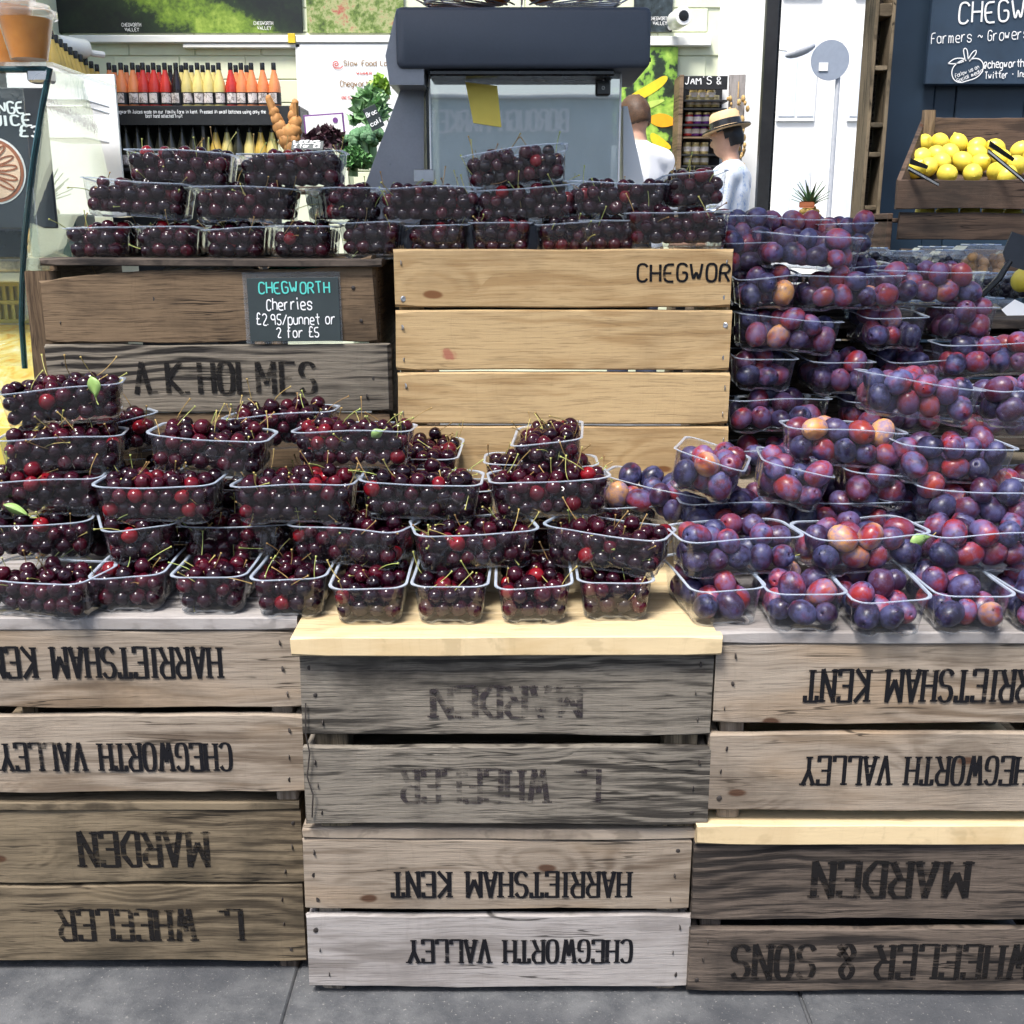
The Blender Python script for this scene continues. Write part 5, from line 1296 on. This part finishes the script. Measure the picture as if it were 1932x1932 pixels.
# forked brown root
m = MB()
for (u, v, r_) in ((507, 186, .012), (512, 198, .015), (517, 212, .02), (522, 226, .024), (528, 240, .027), (535, 252, .03), (541, 264, .032), (548, 276, .03), (556, 262, .026), (556, 246, .028), (557, 232, .026), (552, 218, .02), (554, 204, .017), (557, 194, .013), (545, 252, .03), (525, 232, .02)):
    p = at(u, v, yv); m.ball(p - at(535, 285, yv), r_, 10, 7, (1, .8, 1.15), jit=.12)
m.tube([at(507, 186, yv) - at(535, 285, yv), at(520, 225, yv) - at(535, 285, yv), at(545, 270, yv) - at(535, 285, yv), at(556, 240, yv) - at(535, 285, yv), at(556, 194, yv) - at(535, 285, yv)], .015, 8)
m.build('forked_root', M['root_brown'], None, at(535, 285, yv), smooth=True, label='knobbly orange brown forked root in front of the bottle shelf', cat='root')
def chalk_card(u, v, y, wpx, hpx, tx, rot, label):
    s = pxm(v, y); e = empty('chalk_card', at(u, v, y), rot, label=label, cat='price card')
    MB().box((-wpx/s/2, 0, -hpx/s/2), (wpx/s/2, .003, hpx/s/2), .001).build('card', M['card_black'], e)
    for i, q in enumerate(tx): put_text(q, 8 / s, 'chalk_white', e, (-wpx/s*.42, -.002, hpx/s*(.12 - .42 * i)), width=wpx/s*.8, style='hand', wt=.1)
chalk_card(580, 274, yv - .15, 60, 22, ('LEEKS', '2 for £3'), (R(-40), 0, 0), 'tilted chalk card for leeks behind the top punnets')
chalk_card(705, 222, yv - .12, 26, 42, ('Broc', 'coli'), (0, R(-25), R(10)), 'small dark green chalk card leaning on the greens by the juicer')
ce = empty('certificate', at(612, 238, YW - .5), (0, R(-4), 0), label='purple framed certificate under the award board', cat='certificate'); s = pxm(238, YW - .5)
MB().box((-38/s, 0, -22/s), (38/s, .01, 22/s), .002).build('frame', plain('frame_purple', (.16, .05, .22), .4), ce)
MB().box((-35/s, -.004, -19/s), (35/s, -.001, 19/s), .001).build('paper', M['white_paper'], ce)
MB().lathe([(5/s, 0), (5/s, .002)], 16, Matrix.Translation((22/s, -.005, 9/s)) @ Matrix.Rotation(R(90), 4, 'X')).build('seal', M['frame_purple'], ce)
ct = MB().box((at(560, 345, YW - .5).x - .1, YW - .55, 0), (at(660, 345, YW - .5).x, YW - .3, at(0, 262, YW - .5).z), .004).build('low_cabinet', M['wall_paint'], label='low pale green cabinet under the award board', cat='cabinet')

# ------------------------------------------------------------------ navy hoarding, chalkboard and crate shelf at the right
yn = 2.75
nv = empty('navy_hoarding', (at(1900, 200, yn).x, yn, 0), label='dark navy painted board wall at the right', cat='wall')
xl_ = at(1648, 400, yn).x - nv.location.x
xs_ = [xl_ + .0, xl_ + .19, xl_ + .27, xl_ + .52, xl_ + .60, xl_ + .85, xl_ + 1.2, xl_ + 1.6, xl_ + 2.0]
for i in range(len(xs_) - 1): MB().box((xs_[i] + .001, .0 if i % 2 == 0 else .006, 0), (xs_[i+1] - .001, .03, 3.3), .003).build('board', M['navy_paint'], nv)
plain('slate_blue', (.016, .034, .060), .6, .3, 10)
yk2 = yn - .05; a, b = at(1746, 160, yk2), at(2120, -80, yk2); w_, h_ = b.x - a.x, b.z - a.z
cb = empty('chalkboard', ((a.x + b.x)/2, yk2, a.z), (0, 0, 0), label='slate blue chalkboard with white handwriting, hung on the navy wall', cat='chalkboard')
MB().box((-w_/2, 0, 0), (w_/2, .03, h_), .004).build('board', M['slate_blue'], cb)
S = pxm(60, yk2)
for tx, u, v, hp, wp, ro in (('CHEGWORTH', 1808, 44, 37, 225, -2), ('Farmers ~ Growers ~', 1757, 83, 19, 200, -3), ('@chegworthvalley', 1856, 129, 14, 115, -2), ('Twitter - Instagram', 1858, 149, 12, 118, -3), ('Follow us on', 1803, 147, 7, 46, -22), ('Social media', 1806, 156, 7, 50, -22)):
    p = at(u, v, yk2 - .002); put_text(tx, hp / S, 'chalk_white', cb, (p.x - cb.location.x, -.003, p.z - a.z), (0, R(ro), 0), width=wp / S, style='hand', wt=.045 if hp > 15 else .07)
def outline(pts, wpx):
    mb = MB(); q = [Vector((at(u, v, yk2).x - cb.location.x, at(u, v, yk2).z - a.z)) for u, v in pts]; q = chaikin(q, 2); ribbon(mb, q, lambda t: wpx / S, 0); mb.build('drawing', M['chalk_white'], cb, (0, -.0035, 0))
outline([(1820, 112), (1805, 118), (1794, 132), (1797, 150), (1810, 157), (1826, 152), (1840, 148), (1852, 138), (1856, 122), (1848, 111), (1834, 110), (1828, 116)], .9)
outline([(1788, 120), (1800, 110), (1818, 110), (1822, 115)], .9); outline([(1788, 120), (1802, 121), (1818, 116)], .9)
outline([(1820, 112), (1816, 92), (1824, 91), (1826, 112)], .9); outline([(1826, 112), (1834, 98), (1842, 94), (1840, 104), (1828, 115)], .9)
# tall shelf of dark crates on end
yt = 2.4
ts = empty('crate_shelf', (at(1632, 300, yt).x, yt, 0), label='tall dark shelf of old crates set on end beside the street gap', cat='shelf')
xa = at(1604, 400, yt + .12).x - ts.location.x; xb = at(1655, 400, yt).x - ts.location.x
plank('side_board', 3.0, .12, .012, 'wood_olive', ts, (xa + .006, .06, 1.5), (0, R(90), R(90)), seg=8)
plank('side_board', 3.0, .12, .012, 'wood_olive', ts, (xb + .004, .06, 1.5), (0, R(90), R(90)), seg=8)
MB().box((xa + .014, .105, 0), (xb - .004, .115, 3.0)).build('back_panel', M['wood_darkbrown'], ts)
for v in (18, 128, 236, 292, 392):
    z_ = at(1632, v, yt).z; plank('shelf_board', xb - xa - .018, .10, .016 if v != 18 else .04, 'wood_olive', ts, ((xa + xb)/2 + .005, .052, z_), (R(90), 0, 0), seg=3)

# ------------------------------------------------------------------ lemon crates
yl0, yl1 = 1.88, 2.22
def crate_board(par, u0, u1, v0, v1, y, T, mat, nm='slat', **k):
    a, b = at(u0, v1, y), at(u1, v0, y); o = par.location
    return plank(nm, b.x - a.x, b.z - a.z, T, mat, par, ((a.x + b.x)/2 - o.x, y + T/2 - o.y, (a.z + b.z)/2 - o.z), **k)
lc = empty('lemon_crate', at(1900, 395, yl0), label='old dark crate tipped forward and heaped with lemons', cat='crate')
crate_board(lc, 1690, 2130, 339, 394, yl0, .016, 'wood_lemoncrate'); crate_board(lc, 1738, 2090, 222, 292, yl1, .016, 'wood_lemoncrate')
o_ = lc.location
p1, p2, p3, p4 = at(1692, 339, yl0 + .018), at(1738, 226, yl1 - .004), at(1742, 320, yl1 - .004), at(1698, 394, yl0 + .018)
MB().prism([p1 - o_, p2 - o_, p3 - o_, p4 - o_], (.014, 0, 0)).build('slat', M['wood_lemoncrate'], lc)
plank('post', .115, .035, .03, 'wood_shelf', lc, at(1750, 244, yl1 - .03) - o_, (0, R(90), 0), seg=3)
f0, f1 = at(1700, 362, yl0 + .02), at(2120, 362, yl0 + .02); g0, g1 = at(1745, 292, yl1 - .004), at(2080, 292, yl1 - .004)
MB().add([f0 - o_, f1 - o_, g1 - o_, g0 - o_, f0 - o_ - Vector((0, 0, .012)), f1 - o_ - Vector((0, 0, .012)), g1 - o_ - Vector((0, 0, .012)), g0 - o_ - Vector((0, 0, .012))], [(0, 1, 2, 3), (7, 6, 5, 4), (0, 4, 5, 1), (2, 6, 7, 3), (1, 5, 6, 2), (3, 7, 4, 0)]).build('bottom', M['wood_lemoncrate'], lc)
t = NT('lemon_skin'); co = t.coords(); n = t.noise(co, 9, 3); n2 = t.noise(co, 260, 2)
M['lemon'] = t.done(t.bsdf(t.mix(n, (.78, .58, .03), (.86, .72, .12)), .38, t.bump(n2, .25, .001)))
lp_ = [(.02, 1.32), (.10, 1.28), (.2, 1.16), (.5, 1.0), (.8, .7), (.97, .3), (1, 0), (.95, -.4), (.75, -.78), (.4, -1.06), (.15, -1.14), (.02, -1.16)]
LV, LF = fruit_lathe(lp_, 18); ME_LM = np_mesh('lemon', LV * .0285, LF, [M['lemon']])
LEM = [(1742, 271), (1773, 269), (1808, 271), (1843, 277), (1878, 280), (1738, 297), (1767, 292), (1792, 289), (1776, 306), (1816, 304), (1844, 291), (1849, 308), (1889, 299), (1751, 315), (1787, 328), (1835, 327), (1880, 325), (1900, 331), (1925, 284), (1918, 312), (1728, 318), (1948, 300)]
for i, (u, v) in enumerate(LEM):
    y = 2.17 - (v - 269) / 62 * .22; big = 'at the back' if v < 283 else 'in the middle' if v < 312 else 'along the front'
    inst('lemon', ME_LM, None, at(u, v, y), (random.uniform(-1.2, 1.2), random.uniform(-1.2, 1.2), random.uniform(0, 6)), 1.0, label=f'yellow lemon {big} of the tipped crate', cat='lemon', group=f'lemons {big} of the tipped crate')
lc2 = empty('lower_lemon_crate', at(1900, 460, yl0 + .02), label='dark slatted crate of lemons under the tipped lemon crate', cat='crate')
crate_board(lc2, 1694, 2130, 401, 452, yl0 + .01, .016, 'wood_lemoncrate'); crate_board(lc2, 1696, 2130, 470, 520, yl0 + .01, .016, 'wood_lemoncrate')
o2 = lc2.location; MB().box((-.36, .02, at(0, 412, yl0 + .1).z - o2.z - .012), (.5, .33, at(0, 412, yl0 + .1).z - o2.z), .002).build('bottom', M['wood_lemoncrate'], lc2)
for x in (-.36, .4): MB().box((x, .02, at(0, 520, yl0).z - o2.z), (x + .016, .34, at(0, 402, yl0).z - o2.z), .002).build('slat', M['wood_lemoncrate'], lc2)
MB().box((-.37, .002, -o2.z), (-.32, .3, at(0, 521, yl0).z - o2.z), .002).build('leg', M['wood_lemoncrate'], lc2)
MB().box((.36, .002, -o2.z), (.41, .3, at(0, 521, yl0).z - o2.z), .002).build('leg', M['wood_lemoncrate'], lc2)
for i, u in enumerate((1745, 1788, 1830, 1872, 1912)):
    inst('lemon', ME_LM, None, at(u, 399, yl0 + .10), (1.5, random.uniform(-1, 1), random.uniform(0, 6)), .95, label='lemon glimpsed through the slot under the tipped crate', cat='lemon', group='lemons glimpsed in the lower crate')
def clip(u0, v0, u1, v1, y, label):
    a, b = at(u0, v0, y), at(u1, v1, y - .06); e = empty('sign_clip', a, label=label, cat='clip'); d = b - a
    up = Vector((0, -.3, 1)).normalized()
    MB().prism([Vector((0, 0, 0)), d, d + up * .010, up * .014], (0, -.006, 0)).build('arm', M['black_plastic'], e)
    MB().prism([Vector((0, -.007, .004)), d * .98 + Vector((0, -.007, .0005)), d * .98 + Vector((0, -.007, .006)), Vector((0, -.007, .010))], (0, -.002, 0)).build('steel_strip', M['steel'], e)
    MB().prism([up * .020, d * .55 + up * .030, d * .57 + up * .040, up * .036], (0, -.008, 0)).build('grip', M['black_plastic'], e)
clip(1712, 322, 1770, 352, yl0 - .005, 'black and steel sign clip on the near corner of the lemon crate')
clip(1862, 290, 1940, 352, yl0 - .005, 'black and steel sign clip over the lemons at the picture edge')

# ------------------------------------------------------------------ clamshells on a table at the right
yq = 1.05
zq = at(1800, 492, yq).z
tq = empty('side_table', (at(1850, 500, 1.1).x, 1.1, 0), label='cloth-less trestle table of boxed berries behind the plums', cat='table')
for k in range(5): plank('top_slat', 1.1, .095, .018, 'wood_darkbrown', tq, (.1, -.42 + .1 * k, zq - .10 - .009), (R(90), 0, 0), seg=4)
for x in (-.40, .6):
    for y in (-.40, -.02): MB().box((x, y, 0), (x + .045, y + .045, zq - .119), .003).build('leg', M['wood_darkbrown'], tq)
plain('berry_dark', (.012, .008, .02), .3, .4, 60); plain('berry_tan', (.55, .30, .12), .6, .3, 40); plain('mushroom', (.62, .48, .30), .7, .3, 40)
def clam(u, v, y, wpx, hpx, mat, label, n=40, r=.009):
    s = pxm(v, y); w_, h_ = wpx / s, hpx / s; e = empty('clamshell_box', at(u, v, y), (0, 0, R(random.uniform(-6, 6))), label=label, cat='berry box', group='clear berry boxes')
    d_ = w_ * .75
    mb = MB(); rbx = [(-w_/2, 0, -h_), (w_/2, d_, -h_ * .30)]
    mb.box((-w_/2 * .94, .004, -h_), (w_/2 * .94, d_ - .004, -h_ * .3), .008).build('base', M['clam_plastic'], e)
    l_ = MB().box((-w_/2, 0, -h_ * .29), (w_/2, d_, -.0), .01).build('lid', M['clam_plastic'], e)
    for k in range(3): MB().box((-w_*.36 + w_*.26*k, d_*.2, .0005), (-w_*.36 + w_*.26*k + w_*.17, d_*.8, .004), .002).build('vent_rib', M['punnet_rim'], l_)
    m = MB()
    for k in range(n): m.ball((random.uniform(-.42, .42) * w_, random.uniform(.08, .92) * d_, random.uniform(-.93, -.30) * h_), r * random.uniform(.85, 1.15), 8, 6)
    m.build('contents', M[mat], e, smooth=True, kind='stuff')
clam(1662, 470, 1.12, 55, 42, 'berry_dark', 'small clear box of dark berries just behind the top plum stack')
clam(1722, 476, 1.08, 82, 46, 'berry_dark', 'clear box of dark berries with a white latch, left of the pale one')
clam(1776, 468, 1.20, 86, 46, 'mushroom', 'clear box of pale fruit in the rear row of berry boxes')
clam(1812, 474, 1.10, 80, 48, 'berry_dark', 'clear box of black berries in the middle of the berry boxes')
clam(1868, 464, 1.06, 92, 62, 'berry_tan', 'clear box of orange physalis beside the black price paddle', 30, .011)
clam(1872, 518, .98, 70, 42, 'berry_dark', 'clear box of dark berries lower down under the physalis box')
clam(1925, 516, .98, 62, 46, 'berry_dark', 'clear box of dark berries at the edge under the price paddle')
clam(1868, 566, .88, 120, 70, 'mushroom', 'wide clear box of pale brown fruit behind the white price paper', 26, .014)
# price paddle, white paper and two lemons at the edge
pp = empty('price_paddle', at(1852, 558, .80), label='black price paddle on a bent arm at the picture edge', cat='price paddle'); o3 = pp.location
MB().tube([(0, 0, 0), at(1885, 525, .80) - o3, at(1906, 492, .80) - o3], [.006, .007, .006], 8).build('arm', M['black_plastic'], pp)
MB().prism([at(1900, 500, .80) - o3, at(1893, 475, .80) - o3, at(1910, 437, .80) - o3, at(1975, 460, .80) - o3, at(1970, 520, .80) - o3, at(1915, 505, .80) - o3], (0, .004, 0)).build('card', M['slate'], pp)
wp_ = at(1890, 585, .74)
MB().prism([Vector((0, 0, 0)), at(1915, 566, .76) - wp_, at(1990, 600, .76) - wp_, at(1985, 640, .72) - wp_, at(1930, 628, .72) - wp_], (0, .0015, .001)).build('paper_sheet', M['white_paper'], None, wp_, label='white price paper sticking in from the picture edge over the plums', cat='paper')
for i, (u, v) in enumerate(((1930, 528),)):
    inst('lemon', ME_LM, None, at(u, v, .93), (.6, 1.2 * i, 2), .85, label='lone yellow lemon beside the berry boxes at the edge', cat='lemon')

# ------------------------------------------------------------------ people in the shop
plain('skin', (.52, .30, .21), .5, .08, 40); plain('hair_brown', (.075, .036, .016), .6, .5, 120); plain('hair_black', (.012, .011, .012), .5, .4, 120)
plain('shirt_white', (.82, .83, .86), .8, .03, 14, .004); plain('trousers', (.05, .06, .09), .8, .2, 40); plain('straw_hat', (.68, .48, .26), .8, .15, 200)
picture('shirt_pattern', [(.40, (.80, .83, .88)), (.52, (.72, .78, .88)), (.60, (.30, .42, .68)), (.75, (.18, .28, .55))], 16, 6)
def skin_mesh(joints, edges, rads, lvl=2):
    """Tapered limbs as overlapping rounded sections; fuse() turns them into one surface."""
    m = MB(); rr = [r_ if isinstance(r_, tuple) else (r_, r_) for r_ in rads]
    for i, j in edges:
        n_ = max(3, int((joints[j] - joints[i]).length / .03))
        for k in range(n_ + 1):
            f = k / n_; rx_ = rr[i][0] * (1 - f) + rr[j][0] * f; ry_ = rr[i][1] * (1 - f) + rr[j][1] * f
            m.ball(joints[i].lerp(joints[j], f), 1, 14, 9, (rx_, ry_, min(rx_, ry_)))
    return m.mesh('tmp', M['skin'])
def fuse(meshes, mat, vox=.012, it=4):
    me = bpy.data.meshes.new('tmp'); bm = bmesh.new()
    for m_ in meshes: bm.from_mesh(m_)
    bm.to_mesh(me); bm.free(); ob = bpy.data.objects.new('tmp', me); COL.objects.link(ob)
    r_ = ob.modifiers.new('r', 'REMESH'); r_.mode = 'VOXEL'; r_.voxel_size = vox; r_.use_smooth_shade = True
    s_ = ob.modifiers.new('s', 'SMOOTH'); s_.factor = .5; s_.iterations = it
    dg = bpy.context.evaluated_depsgraph_get(); out = bpy.data.meshes.new_from_object(ob.evaluated_get(dg)); bpy.data.objects.remove(ob)
    out.materials.clear(); out.materials.append(mat); return out
def person(loc, face, H, shirt, hair, label, hat=False, nod=20, arm=.5):
    """Local frame: the person faces +x, left side +y."""
    k = H / 1.76; V = Vector
    J_ = [V((0, 0, .95)), V((.01, 0, 1.12)), V((.015, 0, 1.30)), V((0, 0, 1.42)), V((0.005, 0, 1.50)), V((.03, 0, 1.60)),
          V((0, .17, 1.40)), V((.02, .235, 1.14)), V((.20, .20, 1.00)), V((.28, .17, .99)), V((0, -.17, 1.40)), V((.02, -.235, 1.14)), V((.20, -.20, 1.00)), V((.28, -.17, .99)),
          V((0, .09, .88)), V((.02, .10, .48)), V((0, .11, .08)), V((.14, .12, .04)), V((0, -.09, .88)), V((.02, -.10, .48)), V((0, -.11, .08)), V((.14, -.12, .04))]
    E_ = [(0, 1), (1, 2), (2, 3), (3, 4), (4, 5), (3, 6), (6, 7), (7, 8), (8, 9), (3, 10), (10, 11), (11, 12), (12, 13), (0, 14), (14, 15), (15, 16), (16, 17), (0, 18), (18, 19), (19, 20), (20, 21)]
    rd = [(.10, .155), (.095, .145), (.11, .165), (.085, .13), .056, .058, .068, .05, .038, .035, .068, .05, .038, .035, .085, .06, .045, .04, .085, .06, .045, .04]
    body = skin_mesh(J_, E_, rd)
    rot = Matrix.Rotation(R(nod), 3, 'Y'); hc = V((.045, 0, 1.655)); hd = MB()
    def hp(x, y, z): return hc + rot @ V((x, y, z))
    hd.ball(hc, .1, 18, 14, (.98, .76, 1.12), mat=rot); hd.ball(hp(.035, 0, -.06), .07, 12, 10, (.95, .80, .9), mat=rot)
    hd.ball(hp(.102, 0, -.015), .016, 8, 6, (1.2, .8, 1.5), mat=rot); hd.ball(hp(.085, 0, .03), .03, 8, 6, (.6, 2, .5), mat=rot)
    hd.ball(hp(.095, 0, -.062), .014, 8, 6, (.7, 1.8, .6), mat=rot)
    for s_ in (-1, 1): hd.ball(hp(-.005, .078 * s_, -.01), .026, 10, 8, (.75, .4, 1.15), mat=rot)
    for b_ in ((.235, .0, .0),):
        for s_ in (-1, 1):
            for f_ in range(4): hd.tube([V((.28, s_ * .17 + (f_ - 1.5) * .019, .99)), V((.33, s_ * .165 + (f_ - 1.5) * .02, .985)), V((.365 - .008 * abs(f_ - 1.5), s_ * .16 + (f_ - 1.5) * .02, .965))], .009, 6)
            hd.tube([V((.27, s_ * .14, 1.0)), V((.30, s_ * .12, .995)), V((.325, s_ * .115, .98))], .010, 6)
    hm = hd.mesh('tmp', M['skin'])
    ph = empty('person', loc, (0, 0, R(face)), label=label, cat='person'); ph.scale = (k,) * 3
    inst('body', fuse([body, hm], M['skin'], .011), ph)
    sj = [J_[0] + V((0, 0, -.03)), J_[1], J_[2], J_[3] + V((-.005, 0, 0)), J_[3] + V((0, 0, .045)), J_[6], J_[7], J_[10], J_[11], V((.08, .225, 1.09)), V((.08, -.225, 1.09))]
    shm = skin_mesh(sj, [(0, 1), (1, 2), (2, 3), (3, 4), (3, 5), (5, 6), (6, 9), (3, 7), (7, 8), (8, 10)], [(.125, .185), (.12, .175), (.135, .19), (.10, .15), (.072, .075), .085, .072, .085, .072, .07, .07])
    inst('shirt', fuse([shm], M[shirt], .014, 3), ph)
    cl = MB().lathe([(.070, 1.455), (.074, 1.47), (.066, 1.50), (.064, 1.497), (.068, 1.47)], 20, cap=False); cl.build('collar', M[shirt], ph, smooth=True)
    tj = [J_[0] + V((0, 0, .03)), J_[14], J_[15], J_[16], J_[18], J_[19], J_[20]]
    inst('trousers', fuse([skin_mesh(tj, [(0, 1), (1, 2), (2, 3), (0, 4), (4, 5), (5, 6)], [(.115, .165), .10, .075, .065, .10, .075, .065])], M['trousers'], .015, 2), ph)
    # hair: a shaggy cap leaving the face, nape and ears free
    hb_ = MB(); hv = []; nu, nv_ = 30, 20
    for i in range(nv_ + 1):
        t_ = math.pi * i / nv_
        for j in range(nu):
            a_ = 2 * math.pi * j / nu; hv.append(V((math.sin(t_) * math.cos(a_), math.sin(t_) * math.sin(a_), math.cos(t_))))
    keep = lambda v_: (v_.z > .52 or (v_.x < -.1 and v_.z > -.62) or (v_.x < .38 and v_.z > .22)) and not (v_.x > .0 and v_.z < .22)
    fs = [(i*nu+j, (i+1)*nu+j, (i+1)*nu+(j+1)%nu, i*nu+(j+1)%nu) for i in range(nv_) for j in range(nu) if all(keep(hv[q]) for q in (i*nu+j, (i+1)*nu+j, (i+1)*nu+(j+1)%nu, i*nu+(j+1)%nu))]
    hvs = [hc + rot @ V((v_.x * .107 * (1 + random.uniform(-.06, .06)), v_.y * .085 * (1 + random.uniform(-.06, .06)), v_.z * .122 * (1 + random.uniform(-.02, .03)))) for v_ in hv]
    ho = hb_.add(hvs, fs).build('hair', M[hair], ph, smooth=True); sm_ = ho.modifiers.new('t', 'SOLIDIFY'); sm_.thickness = .012; sm_.offset = -.6
    for s_ in (-1, 1): MB().ball(hp(.089, .032 * s_, .012), .009, 8, 6).build('eye', M['hair_black'], ph, smooth=True)
    if hat:
        mt = Matrix.Translation(hp(-.012, 0, .055)) @ (Matrix.Rotation(R(nod - 4), 4, 'Y'))
        h1 = MB().lathe([(.155, -.012), (.157, -.008), (.115, .002), (.103, .008), (.100, .05), (.092, .088), (.08, .100), (.04, .095), (.01, .09)], 28, mt).build('hat', M['straw_hat'], ph, smooth=True)
        MB().lathe([(.1045, .006), (.1015, .046)], 28, mt, cap=False).build('hat_band', M['black_plastic'], h1, smooth=True)
        MB().lathe([(.1575, -.013), (.159, -.006), (.156, -.003)], 28, mt, cap=False).build('brim_trim', M['black_plastic'], h1, smooth=True)
    return ph
p = at(1207, 182, 5.5); person((p.x - .0, 5.5, .15), 120, p.z - .15, 'shirt_white', 'hair_brown', 'man with brown hair in a white shirt, seen from behind', nod=22)
p = at(1376, 226, 5.7); person((p.x + .03, 5.7, .15), 152, p.z - .15, 'shirt_pattern', 'hair_black', 'man in a straw hat and blue patterned white shirt', hat=True, nod=18)
